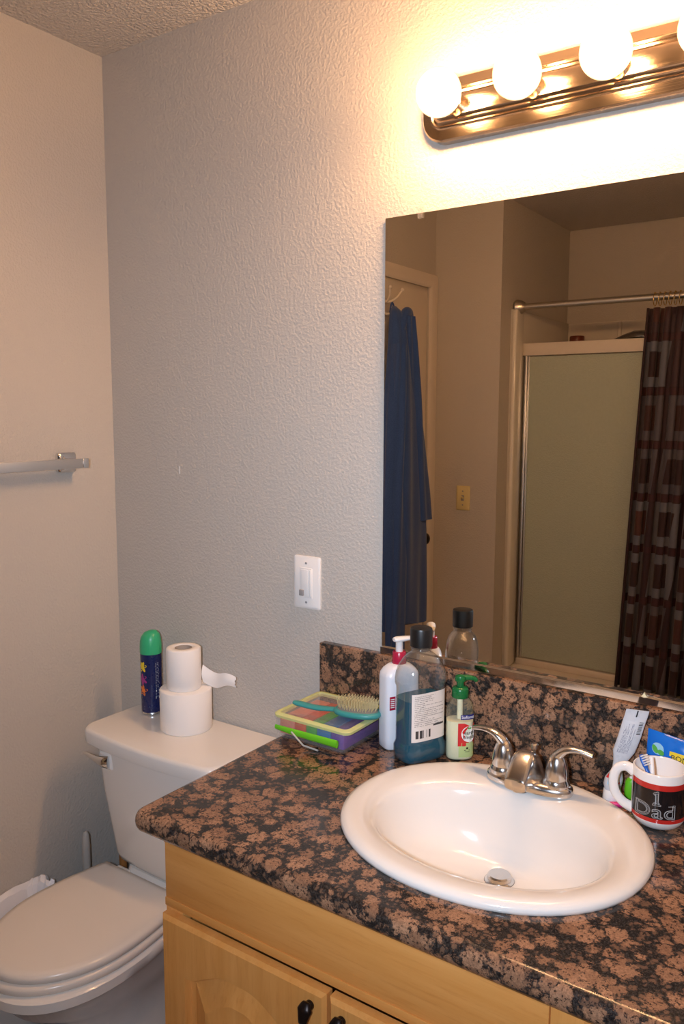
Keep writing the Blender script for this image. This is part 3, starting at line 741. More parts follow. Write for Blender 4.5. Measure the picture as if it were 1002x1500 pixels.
# smooth loops by subdivision between sections
fine_loops = []
n = len(loops)
for i in range(n - 1):
    for k in range(4):
        t = k / 4; L = []
        for j in range(36):
            p0, p1, p2, p3 = loops[max(i - 1, 0)][j], loops[i][j], loops[i + 1][j], loops[min(i + 2, n - 1)][j]
            L.append(0.5 * ((2 * p1) + (p2 - p0) * t + (2 * p0 - 5 * p1 + 4 * p2 - p3) * t * t + (3 * p1 - p0 - 3 * p2 + p3) * t ** 3))
        fine_loops.append(L)
fine_loops.append(loops[-1])
loft(b, fine_loops); sp = obj('spout', b, M['worn_chrome'], fc, 50)
b = BM(); cyl_between(b, (FX, FYC - 0.053, FZ + 0.018), (FX, FYC - 0.054, FZ + 0.0095), 0.0115, 20, 0.001); obj('aerator', b, M['worn_chrome'], sp)
for s in (-1, 1):
    hx = FX + s * 0.051
    b = BM(); lathe(b, hx, FYC, [(0.0235, FZ + 0.012), (0.0240, FZ + 0.019), (0.0215, FZ + 0.025), (0.0205, FZ + 0.027), (0.0208, FZ + 0.030), (0.0205, FZ + 0.038), (0.0180, FZ + 0.054), (0.0140, FZ + 0.066), (0.0080, FZ + 0.074), (0.001, FZ + 0.076)], 32)
    h = obj('handle', b, M['worn_chrome'], fc, 50)
    b = BM(); tube(b, [(hx - s * 0.006, FYC, FZ + 0.050), (hx + s * 0.002, FYC, FZ + 0.070), (hx + s * 0.018, FYC, FZ + 0.084), (hx + s * 0.040, FYC + 0.002, FZ + 0.087), (hx + s * 0.0625, FYC + 0.003, FZ + 0.083)],
                   [0.011, 0.0115, 0.0095, 0.0085, 0.0078], 18, True, [(1, 1), (1, 0.9), (1.15, 0.72), (1.2, 0.6), (1.1, 0.55)], sub=6); obj('lever', b, M['worn_chrome'], h, 60)
b = BM(); cyl_between(b, (FX, FYC + 0.022, FZ + 0.010), (FX, FYC + 0.022, FZ + 0.062), 0.0028, 12); cyl_between(b, (FX, FYC + 0.022, FZ + 0.060), (FX, FYC + 0.022, FZ + 0.072), 0.0065, 16, 0.002); obj('lift_rod', b, M['worn_chrome'], fc)

# ------------------------------------------------------------------ toilet
TX = 0.335
tl = thing('toilet', 'white two-piece toilet in the corner beside the vanity', 'toilet', (TX, -0.3, 0))
SX = 0.312       # centre of bowl and seat
def dee(hwb, hw, yb, ym, yf, z, sc=1.0, n=24):
    P = []
    for k in range(n + 1):                      # front half ellipse, right to left
        a = PI * k / n; P.append((hw * math.cos(a), ym - (ym - yf) * math.sin(a)))
    for k in range(1, 9):                       # left side back to the corner
        t = k / 8; P.append((-(hw * (1 - t) ** 2 + 2 * hw * t * (1 - t) + hwb * t * t), ym + (yb - ym) * (2 * 0.5 * t * (1 - t) + t * t)))
    for k in range(1, 8):
        t = k / 8; P.append((-hwb + 2 * hwb * t, yb))
    for k in range(8, 0, -1):
        t = k / 8; P.append(((hw * (1 - t) ** 2 + 2 * hw * t * (1 - t) + hwb * t * t), ym + (yb - ym) * (2 * 0.5 * t * (1 - t) + t * t)))
    cy_ = (yb + yf) / 2
    return [(SX + x * sc, cy_ + (y - cy_) * sc, z) for x, y in P]
LZ = 0.388
b = BM(); yb, ym, yf = -0.205, -0.400, -0.612
loft(b, [dee(0.138, 0.164, yb, ym, yf, LZ, 0.97), dee(0.138, 0.166, yb, ym, yf, LZ + 0.004, 1.0), dee(0.138, 0.166, yb, ym, yf, LZ + 0.014, 1.0), dee(0.138, 0.166, yb, ym, yf, LZ + 0.020, 0.978), dee(0.138, 0.166, yb, ym, yf, LZ + 0.022, 0.90), dee(0.138, 0.166, yb, ym, yf, LZ + 0.0225, 0.5)])
obj('lid', b, M['seat'], tl, 60)
b = BM(); loft(b, [dee(0.138, 0.166, yb, ym, yf - 0.006, LZ - 0.021, 0.985), dee(0.138, 0.168, yb, ym, yf - 0.006, LZ - 0.017, 1.012), dee(0.138, 0.168, yb, ym, yf - 0.006, LZ - 0.006, 1.012), dee(0.138, 0.166, yb, ym, yf - 0.006, LZ - 0.001, 0.99)]); obj('seat', b, M['seat'], tl, 60)
for s in (-1, 1):
    b = BM(); cyl_between(b, (SX + s * 0.085 - 0.022, -0.200, LZ + 0.004), (SX + s * 0.085 + 0.022, -0.200, LZ + 0.004), 0.0105, 16, 0.002); obj('hinge', b, M['seat'], tl)
def bl(hw, yb_, yf_, z, n=2.3):                 # bowl section
    return [(SX + x, y, z) for x, y, _ in ell(0, (yb_ + yf_) / 2, hw, (yb_ - yf_) / 2, z, n, 56)]
RZ = LZ - 0.022
b = BM()
loft(b, [bl(0.105, -0.10, -0.46, 0.0), bl(0.106, -0.10, -0.462, 0.02), bl(0.098, -0.10, -0.445, 0.06), bl(0.092, -0.10, -0.435, 0.12), bl(0.098, -0.10, -0.455, 0.18), bl(0.122, -0.11, -0.510, 0.235), bl(0.150, -0.13, -0.575, 0.285), bl(0.160, -0.14, -0.598, RZ - 0.040),
         bl(0.166, -0.15, -0.612, RZ - 0.034), bl(0.174, -0.16, -0.622, RZ - 0.028), bl(0.175, -0.165, -0.624, RZ - 0.006), bl(0.168, -0.17, -0.616, RZ), bl(0.10, -0.25, -0.50, RZ)])
bw = obj('bowl', b, M['porcelain'], tl, 50)
b = BM(); loft(b, [[(SX + x, y, z) for x, y in rrect(-a, a, y0, y1, 0.03, 6)] for a, y0, y1, z in ((0.085, -0.24, -0.03, 0.24), (0.092, -0.25, -0.03, 0.33), (0.092, -0.25, -0.03, 0.355), (0.090, -0.20, -0.03, 0.385), (0.090, -0.19, -0.03, 0.406))]); obj('tank_shelf', b, M['porcelain'], tl, 50)
def tk(x0, x1, y0, y1, z, r=0.03, bow=0.014):
    P = []
    for a, c in rrect(x0, x1, y0, y1, r, 6): P.append((a, c))
    # bow the front: densify the front edge
    out = []
    for i, (a, c) in enumerate(P):
        out.append((a, c, z))
        if i == len(P) - 8 - 0: pass
    return out
def tank_loop(x0, x1, yb_, yf_, z, r=0.035, bow=0.016):
    P = []
    n = 12
    xm = (x0 + x1) / 2; w = (x1 - x0) / 2
    P += [(x1, yb_), (x0, yb_)]
    for k in range(9):
        a = math.radians(180 + 90 * k / 8); P.append((x0 + r + r * math.cos(a), yf_ + r + r * math.sin(a)))
    for k in range(1, n):
        P.append((x0 + r + (x1 - x0 - 2 * r) * k / n, yf_))
    for k in range(9):
        a = math.radians(270 + 90 * k / 8); P.append((x1 - r + r * math.cos(a), yf_ + r + r * math.sin(a)))
    out = []
    for x, y in P:
        t = max(0.0, 1 - ((x - xm) / w) ** 2) if y < yb_ - 0.05 else 0.0
        out.append((x, y - bow * t, z))
    return out
TZ = 0.7655
b = BM()
loft(b, [tank_loop(0.195, 0.505, -0.035, -0.172, 0.405, 0.03, 0.008), tank_loop(0.178, 0.522, -0.025, -0.184, 0.414, 0.035, 0.010), tank_loop(0.172, 0.530, -0.022, -0.188, 0.43, 0.035), tank_loop(0.152, 0.553, -0.016, -0.206, 0.60, 0.035), tank_loop(0.143, 0.563, -0.014, -0.216, TZ - 0.038, 0.035)])
obj('tank', b, M['porcelain'], tl, 50)
b = BM()
def lid(d, z): return tank_loop(0.124 + d, 0.580 - d, -0.008 - d, -0.236 + d, z, 0.035, 0.020)
loft(b, [lid(0.008, TZ - 0.0385), lid(0.001, TZ - 0.037), lid(0, TZ - 0.034), lid(-0.001, TZ - 0.009), lid(0.001, TZ - 0.004), lid(0.004, TZ - 0.001), lid(0.008, TZ)]); obj('tank_lid', b, M['porcelain'], tl, 50)
# flush lever
fy = -0.2155
b = BM(); L = rrect(0.180, 0.226, 0.668, 0.710, 0.004, 4); L2 = rrect(0.184, 0.222, 0.672, 0.706, 0.004, 4)
loft(b, [[(a, fy + 0.010, c) for a, c in L], [(a, fy - 0.008, c) for a, c in L], [(a, fy - 0.012, c) for a, c in L2]]); fl = obj('flush_lever', b, M['porcelain'], tl, 40)
b = BM(); tube(b, [(0.216, fy - 0.012, 0.689), (0.204, fy - 0.018, 0.690), (0.186, fy - 0.022, 0.693), (0.166, fy - 0.024, 0.697), (0.139, fy - 0.024, 0.700)], [0.016, 0.0145, 0.0115, 0.0085, 0.005], 16, True, [(0.5, 1.0), (0.7, 1.0), (0.6, 0.9), (0.6, 0.8), (0.6, 0.7)], sub=4); obj('lever_arm', b, M['chrome'], fl, 50)

# ------------------------------------------------------------------ things on the tank
ax, ay = 0.201, -0.067
sp_ = thing('aerosol_can', 'dark blue air freshener can with a green cap on the toilet tank', 'spray can', (ax, ay, TZ))
b = BM(); lathe(b, ax, ay, [(0.0255, TZ), (0.0275, TZ + 0.002), (0.0275, TZ + 0.006), (0.0262, TZ + 0.008)], 36); obj('bottom_rim', b, M['tin'], sp_)
b = BM(); lathe(b, ax, ay, [(0.0268, TZ + 0.006), (0.0272, TZ + 0.012), (0.0272, TZ + 0.160), (0.0268, TZ + 0.164)], 36); cb = obj('can_body', b, M['navy'], sp_)
b = BM(); capl = [(0.0278, 0.161), (0.0282, 0.165), (0.0280, 0.182), (0.0268, 0.196), (0.0235, 0.208), (0.0165, 0.217), (0.006, 0.2205), (0.0, 0.221)]
lp = []
for r, h in capl:
    L = []
    for k in range(36):
        a = 2 * PI * k / 36; x = r * math.cos(a); y = r * math.sin(a)
        d = (x * 0.75 + y * 0.2)             # slanted crown, lower on one side
        L.append((ax + x, ay + y, TZ + h + (0.20 * max(d, -0.02) * max(0, (h - 0.165)) / 0.05 if h > 0.165 else 0)))
    lp.append(L)
loft(b, lp); obj('cap', b, M['green'], sp_, 60)
camA = math.atan2(-1.477 - ay, 1.779 - ax)
def can_print(name, shapes, mat, ang, z, r=0.0274):
    """printed shapes: closed outlines in the label plane, bent on to the can"""
    b = BM()
    for pts in shapes: b.faces.new([b.verts.new((x, y, 0)) for x, y in pts])
    wrap_cyl(b, ax, ay, r, ang, z); return obj(name, b, mat, cb, 0)
def petal(cx, cy, L, W, rot, n=10):
    return [(cx + math.cos(rot) * L * (0.5 + 0.5 * math.cos(2 * PI * k / n)) - math.sin(rot) * W * math.sin(2 * PI * k / n), cy + math.sin(rot) * L * (0.5 + 0.5 * math.cos(2 * PI * k / n)) + math.cos(rot) * W * math.sin(2 * PI * k / n)) for k in range(n)]
lA = camA - 0.95
can_print('flower_print', [petal(0, 0, 0.015, 0.004, q) for q in (0.3, 1.2, 2.1, 3.0, 4.2, 5.4)], M['yellow'], lA, TZ + 0.128)
can_print('flower_print', [petal(0, 0, 0.016, 0.004, q) for q in (0.6, 1.6, 2.6, 3.7, 4.8, 5.8)], M['magenta'], lA - 0.02, TZ + 0.095)
can_print('flower_print', [petal(0, 0, 0.015, 0.004, q) for q in (0.2, 1.5, 2.5, 4.0, 5.1)], M['orange'], lA + 0.04, TZ + 0.066)
def rect(x0, x1, y0, y1): return [(x0, y0), (x1, y0), (x1, y1), (x0, y1)]
rows = [rect(-0.006, -0.006 + 0.012 * random.uniform(0.6, 1), 0.045 - k * 0.0042, 0.047 - k * 0.0042) for k in range(22)]
can_print('fine_print', rows, M['grayink'], camA + 0.62, TZ + 0.092)
can_print('label_block', [rect(-0.005, 0.005, 0.0, 0.005), rect(-0.006, 0.005, -0.018, -0.012)], M['whiteprint'], camA + 0.60, TZ + 0.062)
can_print('fine_print', [rect(-0.012, 0.004, 0.004, 0.006), rect(-0.012, 0.011, 0, 0.0018), rect(-0.012, 0.008, -0.004, -0.0022)], M['grayink'], camA - 0.35, TZ + 0.018)

rx, ry = 0.350, -0.090
def roll(cx, cy, z, r, h, rh):
    b = BM(); e = 0.003
    prof = [(rh, z + e), (rh + e, z), (r - e, z), (r, z + e), (r, z + h - e), (r - e, z + h), (rh + e, z + h), (rh, z + h - e), (rh, z + e)]
    loft(b, [ell(cx, cy, q, q, zz, 2, 56) for q, zz in prof], False, False); return b
def core_bm(cx, cy, z, r, h):
    b = BM(); loft(b, [ell(cx, cy, q, q, zz, 2, 36) for q, zz in ((r, z + 0.001), (r, z + h - 0.001), (r - 0.0012, z + h - 0.001), (r - 0.0012, z + 0.001), (r, z + 0.001))], False, False); return b
t1 = thing('toilet_roll', 'fat full toilet paper roll standing on the toilet tank', 'toilet paper', (rx, ry, TZ), 0, None)
obj('paper', roll(rx, ry, TZ, 0.064, 0.104, 0.021), M['paper'], t1, 50); obj('cardboard_core', core_bm(rx, ry, TZ, 0.0208, 0.104), M['card'], t1)
t2z = TZ + 0.104; ux, uy = 0.349, -0.094
t2 = thing('toilet_roll', 'thin part-used toilet paper roll standing on top of the fat one, sheet trailing', 'toilet paper', (ux, uy, t2z), 0, None)
obj('paper', roll(ux, uy, t2z, 0.0425, 0.103, 0.021), M['paper'], t2, 50); obj('cardboard_core', core_bm(ux, uy, t2z, 0.0208, 0.103), M['card'], t2)
b = BM(); rowsP = []; nn = 18
for i in range(nn + 1):
    t = i / nn
    x = ux + 0.030 + 0.098 * t; y = uy + 0.036 + 0.016 * t + 0.006 * math.sin(t * 6); zc = t2z + 0.032 - 0.016 * t - 0.010 * math.sin(t * 5.5); w = 0.030 - 0.012 * t
    jag = 0.002 * (i == nn)
    rowsP.append([(x + jag * ((k % 2) * 2 - 1), y - 0.005 * math.cos(PI * k / 6 - PI / 2) , zc + w * (k / 6 - 0.5) * 1.5 + 0.0) for k in range(7)])
vs = [[b.verts.new(p) for p in r] for r in rowsP]; 
for i in range(nn):
    for k in range(6): b.faces.new((vs[i][k], vs[i][k + 1], vs[i + 1][k + 1], vs[i + 1][k]))
bmesh.ops.solidify(b, geom=b.faces[:], thickness=0.0006)
obj('loose_sheet', b, M['paper'], t2, 60)

# ------------------------------------------------------------------ floor corner: brush, plunger, bin
bx_, by_ = 0.062, -0.185
tbh = thing('toilet_brush', 'toilet brush with a pale upright handle in a grey holder behind the toilet', 'toilet brush', (bx_, by_, 0))
b = BM(); lathe(b, bx_, by_, [(0.040, 0), (0.044, 0.006), (0.046, 0.10), (0.048, 0.24), (0.046, 0.285), (0.034, 0.312), (0.016, 0.324), (0.014, 0.324)], 32); obj('holder', b, M['grey'], tbh)
b = BM(); tube(b, [(bx_, by_, 0.32), (bx_, by_, 0.34), (bx_, by_, 0.40), (bx_, by_, 0.432), (bx_, by_, 0.440), (bx_, by_, 0.443)], [0.010, 0.0105, 0.0105, 0.009, 0.006, 0.001], 18); obj('brush_handle', b, M['palegrey'], tbh)
px_, py_ = 0.082, -0.080
pl = thing('plunger', 'plunger with a wooden stick and black rubber cup behind the toilet tank', 'plunger', (px_, py_, 0))
b = BM(); lathe(b, px_, py_, [(0.044, 0), (0.046, 0.01), (0.043, 0.05), (0.034, 0.085), (0.022, 0.105), (0.015, 0.13), (0.011, 0.13)], 32); obj('rubber_cup', b, M['rubber'], pl)
b = BM(); cyl_between(b, (px_, py_, 0.12), (px_, py_, 0.50), 0.0105, 18, 0.003); obj('stick', b, M['stickwood'], pl)
wb = thing('trash_bin', 'small bin with a crumpled white plastic liner between the toilet and the left wall', 'bin', (0.075, -0.42, 0))
b = BM()
def rr3(x0, x1, y0, y1, z, r=0.03): return [(a, c, z) for a, c in rrect(x0, x1, y0, y1, r, 6)]
loft(b, [rr3(0.022, 0.112, -0.520, -0.325, 0), rr3(0.018, 0.118, -0.53, -0.315, 0.005), rr3(0.012, 0.128, -0.55, -0.295, 0.335), rr3(0.016, 0.124, -0.546, -0.299, 0.335), rr3(0.022, 0.112, -0.525, -0.32, 0.01)], True, True); obj('bin_body', b, M['binm'], wb, 40)
def dense(x0, x1, y0, y1, z, r=0.03):
    P = rr3(x0, x1, y0, y1, z, r); out = []
    for i in range(len(P)):
        p, q = Vector(P[i]), Vector(P[(i + 1) % len(P)]); n_ = 9 if i % 7 == 6 else 1
        for j in range(n_): out.append(tuple(p + (q - p) * j / n_))
    return out
b = BM(); lp = []
for i, (d, z) in enumerate(((0.0, 0.23), (-0.003, 0.255), (-0.004, 0.28), (-0.006, 0.305), (-0.006, 0.33), (-0.004, 0.352), (0.004, 0.360), (0.014, 0.350), (0.020, 0.325), (0.022, 0.30), (0.024, 0.24))):
    L = []
    for k, (x, y, _) in enumerate(dense(0.010 + d, 0.130 - d, -0.552 + d, -0.293 - d, z, 0.03)):
        w = 1.5 * noise.noise(Vector((k * 1.7, i * 1.9, 2.0))); w2 = noise.noise(Vector((k * 0.5, 7.0, 1.0)))
        L.append((max(x + 0.004 * w, 0.003), y + 0.006 * w, z + (0.012 * w2 + 0.006 * w)))
    lp.append(L)
loft(b, lp, False, False); obj('liner', b, M['bag'], wb, 20)

# ------------------------------------------------------------------ storage box and hairbrush
bx = thing('storage_box', 'clear plastic box of rainbow coloured inserts on the countertop corner', 'box', (0.80, -0.11, T))
X0, X1, Y0, Y1 = 0.712, 0.893, -0.187, -0.030
def rb3(d, z, r=0.012): return [(a, c, z) for a, c in rrect(X0 + d, X1 - d, Y0 + d, Y1 - d, max(r - d * 0.5, 0.003), 5)]
b = BM(); loft(b, [rb3(0.008, T), rb3(0.003, T + 0.002), rb3(0.0, T + 0.041), rb3(-0.003, T + 0.041), rb3(-0.003, T + 0.044), rb3(0.002, T + 0.044), rb3(0.005, T + 0.004)], True, True); obj('tub', b, M['clearbox'], bx, 40)
cols = [('salmon', 0.040), ('redorange', 0.030), ('gr2', 0.028), ('blue', 0.036), ('purple', 0.034)]
xx = X0 + 0.007
for nme, w in cols:
    b = BM(); box(b, xx, xx + w - 0.0015, Y0 + 0.012, Y1 - 0.010, T + 0.0055, T + 0.0405, 0.003); sphere(b, (xx + w / 2, Y0 + 0.030, T + 0.0405), 0.009, 14, 8, (1, 1.2, 0.35)); obj('insert', b, M[nme], bx, 40); xx += w
def tiltlid(p): # the lid sits a little askew
    x, y, z = p; return (x + 0.010, y - 0.002, z + 0.05 * (X1 - x) * 0.12)
b = BM(); loft(b, [[tiltlid(p) for p in L] for L in (rb3(-0.006, T + 0.0475), rb3(-0.007, T + 0.053), rb3(-0.004, T + 0.0555), rb3(0.003, T + 0.056), rb3(0.004, T + 0.0475), rb3(-0.006, T + 0.0475))], False, False); ld = obj('lid_rim', b, M['limeclear'], bx, 40)
b = BM(); loft(b, [[tiltlid(p) for p in L] for L in (rb3(0.004, T + 0.0510), rb3(0.004, T + 0.0540), rb3(0.014, T + 0.0540), rb3(0.016, T + 0.0565), rb3(0.05, T + 0.0567))]); obj('lid_panel', b, M['clearbox'], bx, 40)
b = BM(); tube(b, [(X0 + 0.012, Y0 - 0.008, T + 0.027), (X0 + 0.06, Y0 - 0.010, T + 0.0265), (X1 - 0.008, Y0 - 0.011, T + 0.027)], [0.004, 0.0055, 0.0065], 12, True, (0.7, 1.3)); obj('latch', b, M['lime'], bx, 40)
b = BM(); tube(b, [(X0 + 0.062, Y0 - 0.018, T + 0.030), (X0 + 0.090, Y0 - 0.014, T + 0.006), (X0 + 0.125, Y0 - 0.010, T + 0.002)], 0.002, 8); obj('wire_bail', b, M['palegrey'], bx)

LT = T + 0.0600
hb = thing('hairbrush', 'teal hairbrush lying bristles up on the clear storage box', 'hairbrush', (0.83, -0.11, LT))
b = BM(); tube(b, [(0.737, -0.150, LT + 0.010), (0.748, -0.147, LT + 0.0085), (0.79, -0.138, LT + 0.0050), (0.835, -0.127, LT + 0.0075)], [0.006, 0.0095, 0.0095, 0.0085], 16, True, (1, 0.55), sub=6); hd = obj('handle', b, M['tealplastic'], hb, 60)
# oval head and rubber cushion, along the brush axis
ha = math.atan2(0.040, 0.150)
hc = (0.880, -0.116)
b = BM(); loft(b, [ell(hc[0], hc[1], a, w, LT + z, 2.4, 40, ha) for a, w, z in ((0.040, 0.020, 0.0), (0.050, 0.028, 0.004), (0.052, 0.030, 0.009), (0.050, 0.028, 0.013), (0.046, 0.025, 0.0145))]); obj('head', b, M['tealplastic'], hb, 60)
b = BM(); loft(b, [ell(hc[0], hc[1], a, w, LT + z, 2.3, 32, ha) for a, w, z in ((0.045, 0.024, 0.014), (0.040, 0.020, 0.0165), (0.02, 0.01, 0.0185))]); obj('cushion', b, M['grey'], hb, 60)
b = BM()
for i in range(-7, 8):
    for j in range(-3, 4):
        u, v = i * 0.0057, j * 0.0062
        if (u / 0.043) ** 2 + (v / 0.0225) ** 2 > 1: continue
        x = hc[0] + u * math.cos(ha) - v * math.sin(ha); y = hc[1] + u * math.sin(ha) + v * math.cos(ha); z = LT + 0.0165
        lx = u * 0.10 * math.cos(ha) - v * 0.14 * math.sin(ha); ly = u * 0.10 * math.sin(ha) + v * 0.14 * math.cos(ha)
        tube(b, [(x, y, z), (x + lx, y + ly, z + 0.020)], [0.0008, 0.0007], 5)
        sphere(b, (x + lx, y + ly, z + 0.0205), 0.0012, 6, 4)
br = obj('bristles', b, M['bristle'], hb, 60); br['kind'] = 'stuff'

# ------------------------------------------------------------------ bottles
def tloops(cx, cy, rot, prof, n=2.6, N=56):
    return [ell(cx, cy, a, w, T + z, nn if nn else n, N, rot) for a, w, z, nn in prof]
# white lotion pump
lx, ly, lr = 0.954, -0.074, math.radians(60)
lo = thing('lotion_bottle', 'white lotion pump bottle with a raspberry red collar behind the mouthwash', 'pump bottle', (lx, ly, T))
b = BM(); loft(b, tloops(lx, ly, lr, [(0.035, 0.021, 0.0, 4), (0.0385, 0.0245, 0.004, 4), (0.0390, 0.0250, 0.02, 4), (0.0390, 0.0250, 0.152, 4), (0.0375, 0.0245, 0.159, 4), (0.032, 0.0225, 0.167, 3.5), (0.024, 0.0185, 0.174, 2.6), (0.0165, 0.0155, 0.1765, 2.2), (0.014, 0.014, 0.177, 2)])); lb = obj('bottle_body', b, M['lotion'], lo, 50)
b = BM(); lathe(b, lx, ly, [(0.0145, T + 0.1765), (0.0150, T + 0.178), (0.0138, T + 0.200), (0.0128, T + 0.2015), (0.0, T + 0.2015)], 32); obj('collar', b, M['raspberry'], lo)
b = BM(); lathe(b, lx, ly, [(0.0075, T + 0.2012), (0.0075, T + 0.222), (0.0085, T + 0.2235)], 24)
nd = Vector((0.55, 0.84, 0)).normalized(); c0 = Vector((lx, ly, T + 0.2265))
tube(b, [c0 - nd * 0.013, c0 - nd * 0.006, c0 + nd * 0.010, c0 + nd * 0.028, c0 + nd * 0.034 - Vector((0, 0, 0.004))], [0.006, 0.0095, 0.009, 0.0065, 0.004], 16, True, (1.0, 0.62), sub=4); obj('pump', b, M['white'], lo, 50)
# red vertical mark on the broad face
nrm = Vector((math.sin(lr), -math.cos(lr), 0)); ax_ = Vector((math.cos(lr), math.sin(lr), 0)); cl = Vector((lx, ly, 0)) + nrm * 0.0252
b = BM(); q0, q1 = -0.035, -0.022
loft(b, [[cl + ax_ * q + Vector((0, 0, z)) + nrm * e for q, z in ((q0, T + 0.088), (q1, T + 0.088), (q1, T + 0.116), (q0, T + 0.116))] for e in (-0.0004, 0.0003)]); obj('label_mark', b, M['raspberry'], lb, 0)
b = BM()
for k in range(5):
    z = T + 0.093 + k * 0.0042
    loft(b, [[cl + ax_ * q + Vector((0, 0, zz)) + nrm * e for q, zz in ((q0 + 0.002, z), (q1 - 0.002, z), (q1 - 0.002, z + 0.0018), (q0 + 0.002, z + 0.0018))] for e in (0.0003, 0.0006)])
obj('fine_print', b, M['whiteprint'], lb, 0)

# mouthwash
mxx, myy, mr = 1.018, -0.098, math.radians(66)
mw = thing('mouthwash_bottle', 'big clear mouthwash bottle half full of teal liquid with a black cap', 'mouthwash', (mxx, myy, T))
MP = [(0.047, 0.030, 0.0, 3.6), (0.0505, 0.0345, 0.004, 3.6), (0.0515, 0.0355, 0.012, 3.6), (0.0515, 0.0355, 0.030, 3.6), (0.0490, 0.0330, 0.036, 3.6), (0.0480, 0.0320, 0.041, 3.6), (0.0480, 0.0320, 0.150, 3.6), (0.0510, 0.0350, 0.157, 3.4), (0.0515, 0.0360, 0.168, 3.1), (0.0500, 0.0355, 0.180, 2.8), (0.0450, 0.0335, 0.194, 2.5), (0.0365, 0.0295, 0.206, 2.2), (0.0265, 0.0240, 0.214, 2.1), (0.0200, 0.0195, 0.218, 2), (0.0175, 0.0175, 0.221, 2), (0.0170, 0.0170, 0.240, 2)]
b = BM(); loft(b, tloops(mxx, myy, mr, MP), True, False); mb = obj('bottle_body', b, M['clear'], mw, 60)
LIQ = 0.127
b = BM(); loft(b, tloops(mxx, myy, mr, [(a - 0.0012, w - 0.0012, z + (0.0012 if i == 0 else 0), nn) for i, (a, w, z, nn) in enumerate(MP[:6])] + [(0.0468, 0.0308, LIQ, 3.6)])); obj('mouthwash_liquid', b, M['teal'], mw, 60)
b = BM(); lathe(b, mxx, myy, [(0.0205, T + 0.2285), (0.0220, T + 0.2295), (0.0222, T + 0.262), (0.0212, T + 0.2655), (0.0190, T + 0.2665), (0.0, T + 0.2665)], 48)
for v in b.verts:
    pass
obj('cap', b, M['black'], mw, 40)
b = BM(); lathe(b, mxx, myy, [(0.0188, T + 0.2215), (0.0205, T + 0.2225), (0.0205, T + 0.2250), (0.0188, T + 0.2262), (0.0175, T + 0.2262)], 36, True, True); obj('neck_ring', b, M['clear'], mw)
def sup_pt(cx, cy, a, w, n, rot, t, off=0.0):
    c, s = math.cos(t), math.sin(t); x = a * math.copysign(abs(c) ** (2 / n), c); y = w * math.copysign(abs(s) ** (2 / n), s)
    L = math.hypot(x, y); x += off * x / L; y += off * y / L
    return (cx + x * math.cos(rot) - y * math.sin(rot), cy + x * math.sin(rot) + y * math.cos(rot))
def wraplabel(cx, cy, a, w, n, rot, t0, t1, z0, z1, off=0.0005, K=30):
    """label strip on a super-elliptic bottle, spaced evenly along its length; UV 0..1"""
    ts = [t0 + (t1 - t0) * i / 200 for i in range(201)]; P = [sup_pt(cx, cy, a, w, n, rot, t, off) for t in ts]
    acc = [0.0]
    for p, q in zip(P, P[1:]): acc.append(acc[-1] + math.hypot(q[0] - p[0], q[1] - p[1]))
    pts = []
    j = 0
    for i in range(K + 1):
        s = acc[-1] * i / K
        while j < 199 and acc[j + 1] < s: j += 1
        f = (s - acc[j]) / max(acc[j + 1] - acc[j], 1e-9); pts.append((P[j][0] * (1 - f) + P[j + 1][0] * f, P[j][1] * (1 - f) + P[j + 1][1] * f))
    b = BM(); uv_grid(b, [[(x, y, z0) for x, y in pts], [(x, y, z1) for x, y in pts]], [[(i / K, 0) for i in range(K + 1)], [(i / K, 1) for i in range(K + 1)]])
    return b
M['mwlabel'] = label_text_mat('mouthwash_back_label', rgb(226, 220, 214), rgb(60, 58, 60), 26, True)
obj('back_label', wraplabel(mxx, myy, 0.0480, 0.0320, 3.6, mr, math.radians(224), math.radians(316), T + 0.046, T + 0.143), M['mwlabel'], mb, 60)

# soap
sx_, sy_, sr = 1.085, -0.056, math.radians(35)
so = thing('soap_dispenser', 'small clear hand soap bottle with a green pump and red print, right of the mouthwash', 'soap bottle', (sx_, sy_, T))
SP = [(0.0240, 0.0165, 0.0, 2.6), (0.0270, 0.0195, 0.004, 2.6), (0.0275, 0.0200, 0.010, 2.6), (0.0275, 0.0200, 0.088, 2.6), (0.0270, 0.0198, 0.100, 2.5), (0.0245, 0.0188, 0.112, 2.3), (0.0190, 0.0165, 0.121, 2.1), (0.0150, 0.0145, 0.126, 2), (0.0140, 0.0140, 0.130, 2)]
b = BM(); loft(b, tloops(sx_, sy_, sr, SP)); sb_ = obj('bottle_body', b, M['greenclear'], so, 60)
b = BM(); loft(b, tloops(sx_, sy_, sr, [(a - 0.001, w - 0.001, z + (0.001 if i == 0 else 0), nn) for i, (a, w, z, nn) in enumerate(SP[:3])] + [(0.0265, 0.0190, 0.080, 2.6)])); obj('liquid_soap', b, M['cream'], so, 60)
b = BM(); lathe(b, sx_, sy_, [(0.0160, T + 0.126), (0.0165, T + 0.128), (0.0165, T + 0.142), (0.0150, T + 0.146), (0.0100, T + 0.148), (0.0072, T + 0.1485), (0.0072, T + 0.158), (0.0105, T + 0.159), (0.0115, T + 0.164), (0.0100, T + 0.169), (0.004, T + 0.171), (0, T + 0.171)], 32)
tube(b, [(sx_, sy_, T + 0.164), (sx_ + 0.012, sy_ + 0.010, T + 0.165), (sx_ + 0.022, sy_ + 0.0165, T + 0.163), (sx_ + 0.026, sy_ + 0.019, T + 0.158)], [0.007, 0.0055, 0.0045, 0.004], 12, sub=4); obj('pump', b, M['pumpgreen'], so, 50)
b = BM(); cyl_between(b, (sx_, sy_, T + 0.082), (sx_, sy_, T + 0.126), 0.006, 14); obj('pump_stem', b, M['cream'], so)
